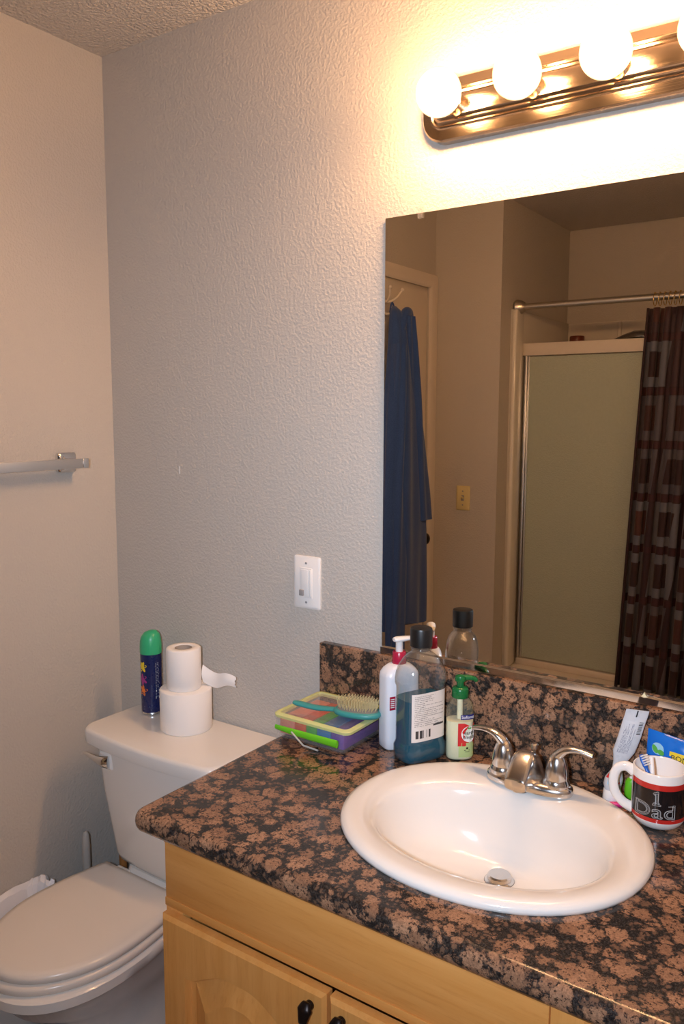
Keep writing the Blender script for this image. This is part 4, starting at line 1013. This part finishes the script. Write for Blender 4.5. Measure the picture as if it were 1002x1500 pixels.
def on_super(bm, cx, cy, a, w, n, rot, tc, z, off):
    """bend a flat shape (x along the label, y up) on to the bottle about angle tc"""
    ts = [tc + (i - 300) * 0.006 for i in range(601)]; P = [sup_pt(cx, cy, a, w, n, rot, t, off) for t in ts]
    acc = [0.0]
    for p, q in zip(P, P[1:]): acc.append(acc[-1] + math.hypot(q[0] - p[0], q[1] - p[1]))
    mid = acc[300]
    for v in bm.verts:
        s = mid + v.co.x; j = 0
        lo_, hi_ = 0, 599
        while lo_ < hi_:
            md = (lo_ + hi_ + 1) // 2
            if acc[md] <= s: lo_ = md
            else: hi_ = md - 1
        j = lo_; f = (s - acc[j]) / max(acc[j + 1] - acc[j], 1e-9)
        x = P[j][0] * (1 - f) + P[j + 1][0] * f; y = P[j][1] * (1 - f) + P[j + 1][1] * f
        d = Vector((x - cx, y - cy)).normalized() * v.co.z
        v.co = Vector((x + d.x, y + d.y, z + v.co.y))
    return bm
def poly(shapes):
    b = BM()
    for pts in shapes: b.faces.new([b.verts.new((x, y, 0)) for x, y in pts])
    return b
def circle(cx, cy, r, n=28): return [(cx + r * math.cos(2 * PI * k / n), cy + r * math.sin(2 * PI * k / n)) for k in range(n)]
SS = (sx_, sy_, 0.0275, 0.0200, 2.6, sr); tc = math.radians(291)
def gridrect(x0, x1, y0, y1, nx=12):
    b = BM(); vs = [[b.verts.new((x0 + (x1 - x0) * i / nx, y, 0)) for i in range(nx + 1)] for y in (y0, y1)]
    for i in range(nx): b.faces.new((vs[0][i], vs[0][i + 1], vs[1][i + 1], vs[1][i]))
    return b
obj('green_label', on_super(gridrect(-0.017, 0.020, -0.042, -0.012), *SS, tc, T + 0.050, 0.0004), M['softgreen'], sb_, 60)
obj('brand_band', on_super(gridrect(-0.014, 0.020, -0.005, 0.005), *SS, tc, T + 0.0905, 0.0006), M['softblue'], sb_, 60)
obj('red_panel', on_super(poly([[(-0.019, -0.024), (-0.004, -0.024), (0.006, -0.014), (-0.008, 0.0), (0.004, 0.018), (-0.006, 0.023), (-0.019, 0.023)], [(0.010, 0.014), (0.020, 0.022), (0.020, 0.006)], [(0.012, -0.018), (0.020, -0.008), (0.020, -0.022)]]), *SS, tc, T + 0.055, 0.0007), M['red'], sb_, 0)
obj('round_label', on_super(poly([circle(0.004, 0, 0.0165)]), *SS, tc, T + 0.056, 0.0010), M['whiteprint'], sb_, 0)
obj('brand_lettering', on_super(text_bm('Softsoap', 0.0085, 0.0001), *SS, tc + 0.08, T + 0.0907, 0.0010), M['whiteprint'], sb_, 0)
obj('product_lettering', on_super(text_bm('earth', 0.0105, 0.0001), *SS, tc + 0.16, T + 0.0585, 0.0014), M['blackprint'], sb_, 0)
obj('product_lettering', on_super(text_bm('blends', 0.0105, 0.0001), *SS, tc + 0.16, T + 0.0495, 0.0014), M['blackprint'], sb_, 0)
obj('leaf_print', on_super(poly([petal(0.004, 0.0105, 0.005, 0.0017, 0.5), petal(0.004, 0.0105, 0.005, 0.0017, 2.5)]), *SS, tc, T + 0.056, 0.0013), M['leaf'], sb_, 0)
obj('fine_print', on_super(poly([rect(-0.006, 0.006, -0.034, -0.0328), rect(-0.004, 0.005, -0.037, -0.036), circle(0.0, -0.029, 0.0022, 12)]), *SS, tc, T + 0.056, 0.0008), M['blackprint'], sb_, 0)

# ------------------------------------------------------------------ mug and toothbrushes
ux_, uy_, UR, UH = 1.478, -0.096, 0.0435, 0.098
mg = thing('coffee_mug', 'white mug with a black band reading 1 Dad holding the toothbrushes', 'mug', (ux_, uy_, T))
b = BM(); prof = [(0.031, T + 0.0), (0.034, T + 0.0015), (0.0385, T + 0.006), (0.0420, T + 0.012), (UR, T + 0.0165), (UR, T + UH - 0.002), (UR - 0.0012, T + UH), (UR - 0.0028, T + UH), (UR - 0.0038, T + UH - 0.002), (UR - 0.0042, T + 0.016), (0.034, T + 0.006), (0.001, T + 0.005)]
lathe(b, ux_, uy_, prof, 64, True, True); mgb = obj('mug_body', b, M['ceramic'], mg, 60)
ang = math.radians(196); dx, dy = math.cos(ang), math.sin(ang)
def hp(r, z): return (ux_ + dx * r, uy_ + dy * r, T + z)
b = BM(); tube(b, [hp(UR - 0.003, 0.083), hp(UR + 0.010, 0.090), hp(UR + 0.024, 0.084), hp(UR + 0.030, 0.064), hp(UR + 0.026, 0.042), hp(UR + 0.013, 0.026), hp(UR - 0.003, 0.018)], [0.0085, 0.0075, 0.007, 0.007, 0.007, 0.0072, 0.0085], 16, True, (1.15, 0.8), up=Vector((-dy, dx, 0)), sub=8); obj('handle', b, M['ceramic'], mg, 60)
def band(z0, z1, mat, name, off):
    b = BM(); a0, a1 = math.radians(196 + 16), math.radians(196 + 344); n = 80
    rows = [[(ux_ + (UR + off) * math.cos(a0 + (a1 - a0) * i / n), uy_ + (UR + off) * math.sin(a0 + (a1 - a0) * i / n), z) for i in range(n + 1)] for z in (z0, z1)]
    uv_grid(b, rows, [[(i / n, q) for i in range(n + 1)] for q in (0, 1)]); return obj(name, b, mat, mgb, 60)
band(T + 0.0165, T + 0.0825, M['bandred'], 'red_band', 0.0003); band(T + 0.0235, T + 0.0730, M['bandblack'], 'black_band', 0.0006)
ta = math.radians(-83.5)
def outline_bm(pts, r):                       # closed wire outline of a letter in the label plane
    b = BM(); n = len(pts); bb = []
    for i in range(n):
        p, q = Vector(pts[i]), Vector(pts[(i + 1) % n]); k = max(1, int((q - p).length / 0.0015))
        for j in range(k): bb.append(p + (q - p) * j / k)
    loops = []
    for i, p in enumerate(bb):
        d = (bb[(i + 1) % len(bb)] - bb[i - 1]).normalized(); nn_ = Vector((-d.y, d.x))
        loops.append([(p.x + nn_.x * r * a_, p.y + nn_.y * r * a_, r * c_) for a_, c_ in ((1, 0), (0, 1), (-1, 0), (0, -1))])
    loft(b, loops + [loops[0]], False, False); return b
def one(s_): return [(x * s_, y * s_) for x, y in ((-0.0065, -0.012), (0.0065, -0.012), (0.0065, -0.0098), (0.0024, -0.0096), (0.0024, 0.012), (0.0002, 0.012), (-0.0060, 0.0086), (-0.0056, 0.0070), (-0.0022, 0.0082), (-0.0022, -0.0096), (-0.0065, -0.0098))]
ta = math.radians(-86)
def serif_strokes(b):
    for x0_, x1_, y_ in ((-0.0345, -0.0255, 0.0118), (-0.0345, -0.0255, -0.0128), (0.0225, 0.0300, 0.0118), (0.0290, 0.0350, -0.0128)):
        tube(b, [Vector((x0_ + (x1_ - x0_) * k / 6, y_, 0)) for k in range(7)], 0.00032, 6)
for sc_, rr_, nm in ((1.0, 0.00030, 'lettering'), (0.72, 0.00022, 'lettering_inline')):
    b = outline_bm(one(sc_), rr_); wrap_cyl(b, ux_, uy_, UR + 0.0009, ta + 0.09, T + 0.0590); obj(nm, b, M['silverline'], mgb, 0)
b = text_bm('Dad', 0.034, 0, 0.00030, sx=1.28); serif_strokes(b); wrap_cyl(b, ux_, uy_, UR + 0.0009, ta, T + 0.0355); obj('lettering', b, M['silverline'], mgb, 0)
b = text_bm('Dad', 0.0290, 0, 0.00022, sx=1.36, spacing=1.12); wrap_cyl(b, ux_, uy_, UR + 0.0009, ta, T + 0.0355); obj('lettering_inline', b, M['silverline'], mgb, 0)
# brushes
def brush(name, label, p0, p1, hm, with_head):
    t = thing(name, label, 'toothbrush', p0)
    p0, p1 = Vector(p0), Vector(p1); d = (p1 - p0)
    b = BM(); tube(b, [p0, p0 + d * 0.1, p0 + d * 0.45, p0 + d * 0.70, p0 + d * 0.80], [0.004, 0.0052, 0.0055, 0.0040, 0.0034], 12, True, (1.0, 0.8), sub=3); obj('handle', b, hm, t, 60)
    return t, p0, p1, d
t, p0, p1, d = brush('toothbrush', 'blue toothbrush with white bristles leaning out of the mug', (1.498, -0.115, T + 0.012), (1.444, -0.087, T + 0.106), M['bluebrush'], True)
dn = d.normalized(); s_, u_ = frame_at(dn)
b = BM(); tube(b, [p0 + d * 0.78, p0 + d * 0.84, p0 + d * 0.93, p0 + d * 1.0], [0.0035, 0.0055, 0.006, 0.004], 12, True, (1, 0.6)); obj('head', b, M['bluebrush'], t, 60)
b = BM()
for i in range(5):
    for j in (-1, 0, 1):
        q = p0 + d * (0.84 + 0.034 * i) + s_ * (0.003 * j); cyl_between(b, q, q + u_ * 0.010, 0.0014, 7)
obj('bristles', b, M['white'], t, 60)['kind'] = 'stuff'
t, p0, p1, d = brush('toothbrush', 'white toothbrush handle with a tan grip leaning inside the mug, near its middle', (1.480, -0.122, T + 0.012), (1.459, -0.078, T + 0.102), M['white'], False)
b = BM(); tube(b, [p0 + d * 0.60, p0 + d * 0.80, p0 + d * 1.0], [0.0042, 0.0045, 0.004], 12, True, (1, 0.8)); obj('shaft', b, M['white'], t, 60)
s_, u_ = frame_at(d.normalized()); b = BM(); tube(b, [p0 + d * 0.55 + s_ * 0.0034, p0 + d * 0.8 + s_ * 0.0036, p0 + d * 0.985 + s_ * 0.0032], [0.0022, 0.0026, 0.002], 10); obj('rubber_grip', b, M['tan'], t, 60)

# toothpaste standing on its cap
px0 = Vector((1.393, -0.068, T))
tp = thing('toothpaste_tube', 'squeezed silver toothpaste tube standing on its white cap beside the mug', 'toothpaste', tuple(px0))
b = BM(); lathe(b, px0.x, px0.y, [(0.0155, T), (0.0165, T + 0.002), (0.0150, T + 0.022), (0.0140, T + 0.024), (0.0, T + 0.024)], 28); obj('cap', b, M['white'], tp, 40)
b = BM(); secs = [(0.0135, 0.0135, 0.0225, 0), (0.0155, 0.0145, 0.032, 0.000), (0.0155, 0.0135, 0.044, 0.002), (0.0085, 0.0065, 0.060, 0.006), (0.0115, 0.0050, 0.075, 0.010), (0.0185, 0.0065, 0.094, 0.015), (0.0190, 0.0060, 0.120, 0.022), (0.0190, 0.0035, 0.148, 0.028), (0.0190, 0.0010, 0.160, 0.031), (0.0190, 0.0010, 0.170, 0.033)]
trot = math.radians(14)
loft(b, [ell(px0.x + dx_, px0.y + dx_ * 0.55, a, w, T + z, 2.2, 32, trot) for a, w, z, dx_ in secs]); tbdy = obj('tube_body', b, M['tube'], tp, 60)
def tube_pt(u, z, off):
    for (a0, w0, z0, d0), (a1, w1, z1, d1) in zip(secs, secs[1:]):
        if z0 <= z <= z1:
            f = (z - z0) / (z1 - z0); a = a0 + (a1 - a0) * f; w = w0 + (w1 - w0) * f; d = d0 + (d1 - d0) * f; break
    x = u * 0.0190 * (a / 0.0190); yv = -w * max(0, 1 - (abs(x) / a) ** 2.2) ** (1 / 2.2) - off
    return (px0.x + d + x * math.cos(trot) - yv * math.sin(trot), px0.y + d * 0.55 + x * math.sin(trot) + yv * math.cos(trot), T + z)
def tube_patch(u0, u1, z0, z1, off, nu=8, nz=12):
    b = BM(); uv_grid(b, [[tube_pt(u0 + (u1 - u0) * i / nu, z0 + (z1 - z0) * j / nz, off) for i in range(nu + 1)] for j in range(nz + 1)], [[(j / nz, 1 - i / nu) for i in range(nu + 1)] for j in range(nz + 1)]); return b
M['tplabel'] = label_text_mat('toothpaste_fine_print', rgb(198, 202, 208), rgb(96, 104, 132), 11)
obj('fine_print', tube_patch(-0.75, 0.35, 0.088, 0.150, 0.0006), M['tplabel'], tbdy, 60)
b = BM()
for k in range(9):
    z0 = 0.128 + k * 0.0026; uv = None
    q = [tube_pt(0.48, z0, 0.0008), tube_pt(0.82, z0, 0.0008), tube_pt(0.82, z0 + (0.0009 if k % 3 else 0.0017), 0.0008), tube_pt(0.48, z0 + (0.0009 if k % 3 else 0.0017), 0.0008)]
    b.faces.new([b.verts.new(p) for p in q])
obj('barcode', b, M['blackprint'], tbdy, 0)
b = BM(); b.faces.new([b.verts.new(p) for p in (tube_pt(-0.02, 0.158, 0.0012), tube_pt(0.10, 0.158, 0.0012), tube_pt(0.10, 0.1695, 0.0012), tube_pt(-0.02, 0.1695, 0.0012))]); obj('eye_mark', b, M['blackprint'], tbdy, 0)
for (u0, u1, z0, z1, mm) in ((-0.95, -0.5, 0.046, 0.062, 'red'), (-0.6, 0.2, 0.036, 0.046, 'lightblue'), (-0.3, 0.6, 0.050, 0.058, 'whiteprint'), (0.1, 0.7, 0.038, 0.0415, 'red')):
    obj('colour_print', tube_patch(u0, u1, z0, z1, 0.0006, 6, 6), M[mm], tbdy, 60)

# blue pouch behind the mug
pb = thing('floss_pouch', 'shiny blue pouch with a yellow BONUS patch standing behind the mug', 'pouch', (1.487, -0.036, T))
def pouch_pt(u, v, off=0.0):       # u -1..1, v 0..1, front face
    x = 1.490 + u * 0.050; z = T + 0.002 + v * 0.124 + 0.007 * (v ** 3) * -u
    bulge = 0.010 * max(0, 1 - u * u) ** 0.7 * max(0, 1 - (2 * v - 1) ** 4) + 0.0010
    wr = 0.0012 * math.sin(9 * u + 14 * v) * (1 - abs(2 * v - 1))
    return (x, -0.041 + 0.014 * v - bulge - wr - off, z)
b = BM(); nu, nv = 24, 24
fr_ = [[b.verts.new(pouch_pt(-1 + 2 * i / nu, j / nv)) for i in range(nu + 1)] for j in range(nv + 1)]
bk_ = [[b.verts.new((pouch_pt(-1 + 2 * i / nu, j / nv)[0], -0.041 + 0.014 * (j / nv) + 0.0008 + 0.0015 * max(0, 1 - (-1 + 2 * i / nu) ** 2) * (1 - abs(2 * j / nv - 1)), pouch_pt(-1 + 2 * i / nu, j / nv)[2])) for i in range(nu + 1)] for j in range(nv + 1)]
for j in range(nv):
    for i in range(nu):
        b.faces.new((fr_[j][i], fr_[j][i + 1], fr_[j + 1][i + 1], fr_[j + 1][i])); b.faces.new((bk_[j][i], bk_[j + 1][i], bk_[j + 1][i + 1], bk_[j][i + 1]))
for i in range(nu): b.faces.new((fr_[0][i], bk_[0][i], bk_[0][i + 1], fr_[0][i + 1])); b.faces.new((fr_[nv][i], fr_[nv][i + 1], bk_[nv][i + 1], bk_[nv][i]))
for j in range(nv): b.faces.new((fr_[j][0], fr_[j + 1][0], bk_[j + 1][0], bk_[j][0])); b.faces.new((fr_[j][nu], bk_[j][nu], bk_[j + 1][nu], fr_[j + 1][nu]))
pbb = obj('film', b, M['pouch'], pb, 60)
def pouch_shape(bm, u0, v0, off):
    for v in bm.verts: v.co = Vector(pouch_pt(u0 + v.co.x / 0.050, v0 + v.co.y / 0.138, off + v.co.z))
    return bm
b = gridrect(0, 0.075, -0.045, 0.0, 14); obj('yellow_patch', pouch_shape(b, -0.20, 0.82, 0.0012), M['yellow'], pbb, 60)
b = text_bm('BONUS', 0.0135, 0.0002, sx=1.0, align='LEFT'); obj('lettering', pouch_shape(b, -0.15, 0.745, 0.0020), M['blackprint'], pbb, 0)
b = text_bm('+20%', 0.0110, 0.0002, align='LEFT'); obj('lettering', pouch_shape(b, -0.13, 0.645, 0.0020), M['blackprint'], pbb, 0)
b = poly([circle(0, 0, 0.0105)]); obj('emblem_disc', pouch_shape(b, -0.60, 0.80, 0.0014), M['lightblue'], pbb, 0)
b = poly([petal(-0.009, 0.005, 0.016, 0.0045, -1.0), petal(0.000, -0.003, 0.012, 0.005, -0.3)]); obj('leaf_print', pouch_shape(b, -0.60, 0.80, 0.0020), M['leaf'], pbb, 0)

# lime and pink things lying behind the mug
gt = thing('floss_dispenser', 'small lime green floss case between the mug handle and the backsplash', 'floss', (1.422, -0.045, T))
b = BM(); loft(b, [ell(1.424, -0.044, a, w, T + z, 2.6, 32, 0.3) for a, w, z in ((0.012, 0.007, 0), (0.0155, 0.0095, 0.003), (0.016, 0.010, 0.02), (0.0145, 0.009, 0.036), (0.009, 0.006, 0.042))]); obj('case', b, M['lime'], gt, 60)
b = BM(); loft(b, [ell(1.424, -0.044, a, w, T + z, 2.4, 24, 0.3) for a, w, z in ((0.0085, 0.0055, 0.0415), (0.008, 0.005, 0.044), (0.004, 0.003, 0.0455))]); obj('lid', b, M['whiteprint'], gt, 60)
pk = thing('toothbrush', 'pink and green toothbrush lying on the counter beside the mug', 'toothbrush', (1.413, -0.083, T))
b = BM(); tube(b, [(1.394, -0.092, T + 0.0052), (1.408, -0.086, T + 0.0052), (1.424, -0.0785, T + 0.0056), (1.433, -0.0740, T + 0.0056)], [0.0035, 0.0048, 0.0050, 0.0045], 12, sub=4); obj('handle', b, M['pink'], pk, 60)
b = BM(); tube(b, [(1.406, -0.0800, T + 0.0085), (1.420, -0.0735, T + 0.0090), (1.430, -0.0690, T + 0.0090)], [0.002, 0.0026, 0.002], 10, sub=3); obj('grip', b, M['lime'], pk, 60)

# cream scrap on the mirror's bottom channel
b = BM(); loft(b, [[(1.420, -0.0098, 1.0420), (1.432, -0.0098, 1.0420), (1.432, -0.0072, 1.0420), (1.420, -0.0072, 1.0420)], [(1.4235, -0.0092, 1.0455), (1.4285, -0.0092, 1.0445), (1.4285, -0.0074, 1.0445), (1.4235, -0.0074, 1.0455)], [(1.4245, -0.0084, 1.0495), (1.4255, -0.0084, 1.0495), (1.4255, -0.0076, 1.0495), (1.4245, -0.0076, 1.0495)]])
tag(obj('paper_scrap', b, M['scrap'], None, 0), 'tiny cream scrap stuck on the bottom edge of the mirror', 'scrap')

# ------------------------------------------------------------------ bath alcove (seen in the mirror)
TUBZ = 0.385
tub = thing('bathtub', 'white bathtub in the alcove behind the shower door, seen in the mirror', 'bathtub', ((AX + RX) / 2, -2.30, 0))
b = BM()
def tb3(x0, x1, y0, y1, z, r): return [(a, c, z) for a, c in rrect(x0, x1, y0, y1, r, 8)]
ax0, ax1, ay0, ay1 = AX + 0.002, RX - 0.002, AY + 0.002, -1.945
loft(b, [tb3(ax0, ax1, ay0, ay1, 0, 0.01), tb3(ax0, ax1, ay0, ay1, TUBZ - 0.03, 0.01), tb3(ax0, ax1, ay0, ay1, TUBZ - 0.008, 0.012), tb3(ax0 + 0.008, ax1 - 0.008, ay0 + 0.008, ay1 - 0.008, TUBZ, 0.012),
         tb3(ax0 + 0.075, ax1 - 0.075, ay0 + 0.065, ay1 - 0.185, TUBZ, 0.10), tb3(ax0 + 0.085, ax1 - 0.085, ay0 + 0.075, ay1 - 0.195, TUBZ - 0.015, 0.10), tb3(ax0 + 0.15, ax1 - 0.15, ay0 + 0.12, ay1 - 0.22, 0.10, 0.10), tb3(ax0 + 0.22, ax1 - 0.22, ay0 + 0.19, ay1 - 0.29, 0.065, 0.07)])
obj('tub_shell', b, M['surround'], tub, 40)
SZ = 2.000
su = thing('shower_surround', 'white moulded shower wall surround above the bathtub, seen in the mirror', 'shower surround', (AX, -2.3, TUBZ))
b = BM(); box(b, AX + 0.001, AX + 0.014, AY + 0.016, -1.945, TUBZ + 0.001, SZ, 0.003); box(b, AX + 0.001, AX + 0.030, -2.030, -1.945, TUBZ + 0.001, SZ, 0.008, 3); obj('side_panel', b, M['surround'], su, 40)
b = BM(); box(b, RX - 0.014, RX - 0.001, AY + 0.016, -1.945, TUBZ + 0.001, SZ, 0.003); box(b, RX - 0.030, RX - 0.001, -2.030, -1.945, TUBZ + 0.001, SZ, 0.008, 3); obj('side_panel', b, M['surround'], su, 40)
b = BM(); box(b, AX + 0.001, RX - 0.001, AY + 0.001, AY + 0.015, TUBZ + 0.001, SZ, 0.003); obj('back_panel', b, M['surround'], su, 40)
b = BM(); loft(b, [[(AX + 0.014, AY + 0.015, z), (AX + 0.014 + q, AY + 0.015, z), (AX + 0.014 + q * 0.9, AY + 0.015 + q * 0.45, z), (AX + 0.014 + q * 0.45, AY + 0.015 + q * 0.9, z), (AX + 0.014, AY + 0.015 + q, z)] for q, z in ((0.16, 1.862), (0.17, 1.870), (0.17, 1.878), (0.165, 1.882))]); obj('corner_shelf', b, M['surround'], su, 30)
b = BM(); box(b, 0.58, 0.60, AY + 0.013, AY + 0.028, TUBZ + 0.1, SZ - 0.004, 0.006, 3); obj('moulded_rib', b, M['surround'], su, 30)

jr = thing('scrub_jar', 'brown jar with a gold band on the shower corner shelf, seen over the door rail', 'jar', (0.400, -2.585, 1.882))
b = BM(); lathe(b, 0.400, -2.585, [(0.034, 1.882), (0.036, 1.885), (0.036, 1.925), (0.033, 1.930), (0, 1.931)], 28); obj('jar_body', b, M['soapbrown'], jr)
b = BM(); lathe(b, 0.400, -2.585, [(0.0366, 1.889), (0.0366, 1.896)], 28, False, False); obj('gold_band', b, M['gold'], jr)

sd = thing('shower_door', 'framed obscure-glass sliding shower door on the bathtub rim, seen in the mirror', 'shower door', (1.13, -2.06, TUBZ))
b = BM(); box(b, AX + 0.002, RX - 0.032, -2.088, -2.036, 1.803, 1.858, 0.004); obj('header_rail', b, M['whitepaint'], sd, 30)
b = BM(); box(b, AX + 0.031, RX - 0.032, -2.088, -2.036, TUBZ + 0.0005, TUBZ + 0.030, 0.004); obj('bottom_track', b, M['whitepaint'], sd, 30)
for xa in (AX + 0.031, RX - 0.046):
    b = BM(); box(b, xa, xa + 0.014, -2.086, -2.038, TUBZ + 0.030, 1.803, 0.002); obj('side_jamb', b, M['barmetal'], sd, 30)
for (xa, xb, yc) in ((AX + 0.047, 1.16, -2.052), (1.10, RX - 0.048, -2.073)):
    b = BM(); box(b, xa + 0.006, xb - 0.006, yc - 0.003, yc + 0.003, TUBZ + 0.034, 1.799); g = obj('glass_panel', b, M['frosted'], sd, 0)
    b = BM()
    for (p, q, r_, s2) in ((xa, xa + 0.007, TUBZ + 0.032, 1.801), (xb - 0.007, xb, TUBZ + 0.032, 1.801)): box(b, p, q, yc - 0.007, yc + 0.007, r_, s2, 0.001)
    obj('panel_stile', b, M['barmetal'], g, 30)

sh = thing('shower_sprayer', 'chrome shower head on a bent arm above the shower door, seen in the mirror', 'shower head', (0.72, AY + 0.016, 1.92))
b = BM(); tube(b, [(0.760, AY + 0.014, 1.945), (0.758, AY + 0.08, 1.945), (0.752, AY + 0.15, 1.925), (0.745, AY + 0.19, 1.905)], 0.010, 14, sub=6); cyl_between(b, (0.760, AY + 0.015, 1.945), (0.760, AY + 0.021, 1.945), 0.028, 24, 0.002); obj('arm', b, M['chrome'], sh, 50)
b = BM(); loops = []
for t, hw_, zt, zb in ((0, 0.004, 1.886, 1.878), (0.15, 0.014, 1.897, 1.872), (0.35, 0.026, 1.915, 1.868), (0.55, 0.040, 1.928, 1.868), (0.75, 0.048, 1.929, 1.868), (0.9, 0.042, 1.914, 1.868), (0.97, 0.028, 1.898, 1.870), (1.0, 0.008, 1.884, 1.872)):
    x = 0.600 + 0.215 * t
    loops.append([(x, AY + 0.225 + hw_ * math.cos(2 * PI * k / 24), (zt + zb) / 2 + (zt - zb) / 2 * math.sin(2 * PI * k / 24)) for k in range(24)])
loft(b, loops); obj('spray_head', b, M['darkchrome'], sh, 60)

rz, ryy = 2.012, -1.991
cr = thing('curtain_rod', 'satin metal tension rod across the shower alcove, seen in the mirror', 'curtain rod', (AX, ryy, rz))
b = BM(); cyl_between(b, (AX + 0.02, ryy, rz), (RX - 0.02, ryy, rz), 0.0138, 24); obj('tube', b, M['rod'], cr, 40)
for x, s in ((AX, 1), (RX, -1)):
    b = BM(); tube(b, [(x + s * 0.001, ryy, rz), (x + s * 0.012, ryy, rz), (x + s * 0.034, ryy, rz), (x + s * 0.046, ryy, rz), (x + s * 0.050, ryy, rz)], [0.027, 0.033, 0.028, 0.020, 0.016], 28); obj('end_flange', b, M['rod'], cr, 40)

# curtain: gathered cloth, u measured along the cloth
CY = -1.972; ZT, ZB = 1.965, 0.392; CR = 1.72
def curtain_bm():
    b = BM(); nx, nz = 260, 40; rows, uvs = [], []
    for j in range(nz + 1):
        t = j / nz; z = ZT - (ZT - ZB) * t
        xl = 0.893 - 0.062 * t; row, uvr = [], []
        u = 0.0; prev = None
        for i in range(nx + 1):
            s = i / nx; ph = s * 2 * PI * 19 + 0.5 * math.sin(s * 17)
            amp = (0.024 + 0.008 * math.sin(s * 31)) * (0.75 + 0.5 * t)
            x = xl + (CR - xl) * s + 0.010 * math.sin(2 * ph + 0.4) * (0.6 + 0.4 * t)
            y = CY + 0.010 - amp * (0.5 + 0.5 * math.cos(ph)) * 0.0 + amp * math.cos(ph) * 0.9 + 0.004 * math.sin(ph * 0.5 + 5 * t)
            p = Vector((x, y, z)); row.append(p)
            if prev is not None: u += ((p.x - prev.x) ** 2 + (p.y - prev.y) ** 2) ** 0.5
            prev = p; uvr.append((u, (ZT - z) + 0.10))
        rows.append(row); uvs.append(uvr)
    uv_grid(b, rows, uvs); 
    return b
cu_ = obj('shower_curtain', curtain_bm(), M['curtain'], None, 80)
tag(cu_, 'dark maroon shower curtain patterned with grey squares, seen in the mirror', 'shower curtain')
md = cu_.modifiers.new('thick', 'SOLIDIFY'); md.thickness = 0.0012
def make_ring():
    r = thing('curtain_ring', 'bronze roller ring holding the patterned shower curtain on the rod', 'curtain ring', (0, 0, 0), 0, 'curtain rings on the shower rod')
    b = BM(); torus(b, (0, 0, -0.010), 0.026, 0.0016, 'x', 26, 8); obj('hoop', b, M['gold'], r, 60, True)
    b = BM(); sphere(b, (0, 0.006, 0.0155), 0.0032, 10, 6); sphere(b, (0, -0.006, 0.0155), 0.0032, 10, 6); obj('roller_beads', b, M['gold'], r, 60, True)
    return r
proto = make_ring()
for k in range(15):
    x = 0.914 + k * 0.0195 if k < 9 else 0.914 + 8 * 0.0195 + (k - 8) * 0.10
    if k == 0: r = proto
    else:
        r = proto.copy(); C.objects.link(r)
        for ch in proto.children:
            c2 = ch.copy(); C.objects.link(c2); c2.parent = r
    r.location = (x, ryy, rz)

# ------------------------------------------------------------------ lights
def area(name, loc, target, size, power, col, spread=180):
    L = bpy.data.lights.new(name, 'AREA'); L.shape = 'DISK'; L.size = size; L.energy = power; L.color = col; L.spread = math.radians(spread)
    o = bpy.data.objects.new(name, L); C.objects.link(o); o.location = loc
    o.rotation_euler = (Vector(target) - Vector(loc)).to_track_quat('-Z', 'Y').to_euler(); return o
# the camera's own flash, beside the lens (the camera is held upright)
yaw, pitch, roll_ = (math.radians(v) for v in (34.6314, 6.9289, 0.16))
fw = Vector((-math.sin(yaw), math.cos(yaw), 0)); rt = Vector((math.cos(yaw), math.sin(yaw), 0)); up = Vector((0, 0, 1))
f2 = fw * math.cos(pitch) - up * math.sin(pitch); u2 = up * math.cos(pitch) + fw * math.sin(pitch)
r3 = rt * math.cos(roll_) + u2 * math.sin(roll_); u3 = u2 * math.cos(roll_) - rt * math.sin(roll_)
CAM = Vector((1.6623 * 1.07, -1.38 * 1.07, 0.6411 * 1.07 + T))
area('camera_flash', CAM - r3 * 0.10 + u3 * 0.01 + f2 * 0.02, CAM + f2 * 3 + r3 * 0.40, 0.05, 9.8, (0.79, 0.91, 1.10), 112)

w = bpy.data.worlds.new('World'); sc.world = w; w.use_nodes = True
w.node_tree.nodes['Background'].inputs[0].default_value = (0.5, 0.5, 0.55, 1); w.node_tree.nodes['Background'].inputs[1].default_value = 0.02

# ------------------------------------------------------------------ camera
cam = bpy.data.cameras.new('Camera'); co = bpy.data.objects.new('Camera', cam); C.objects.link(co)
cam.sensor_fit = 'VERTICAL'; cam.sensor_height = 36.0; cam.lens = 1190.0 / 1500 * 36.0; cam.clip_start = 0.02
R_ = Matrix((r3, u3, -f2)).transposed().to_4x4(); co.matrix_world = Matrix.Translation(CAM) @ R_
sc.camera = co

sc.view_settings.view_transform = 'Standard'; sc.view_settings.look = 'None'; sc.view_settings.gamma = 1.0
sc.view_settings.exposure = -0.14; sc.view_settings.use_curve_mapping = False
try:
    sc.cycles.use_denoising = True; sc.cycles.max_bounces = 10; sc.cycles.transparent_max_bounces = 24; sc.cycles.glossy_bounces = 6
    sc.cycles.diffuse_bounces = 8; sc.cycles.sample_clamp_indirect = 20.0; sc.cycles.caustics_reflective = False; sc.cycles.caustics_refractive = False
except Exception: pass
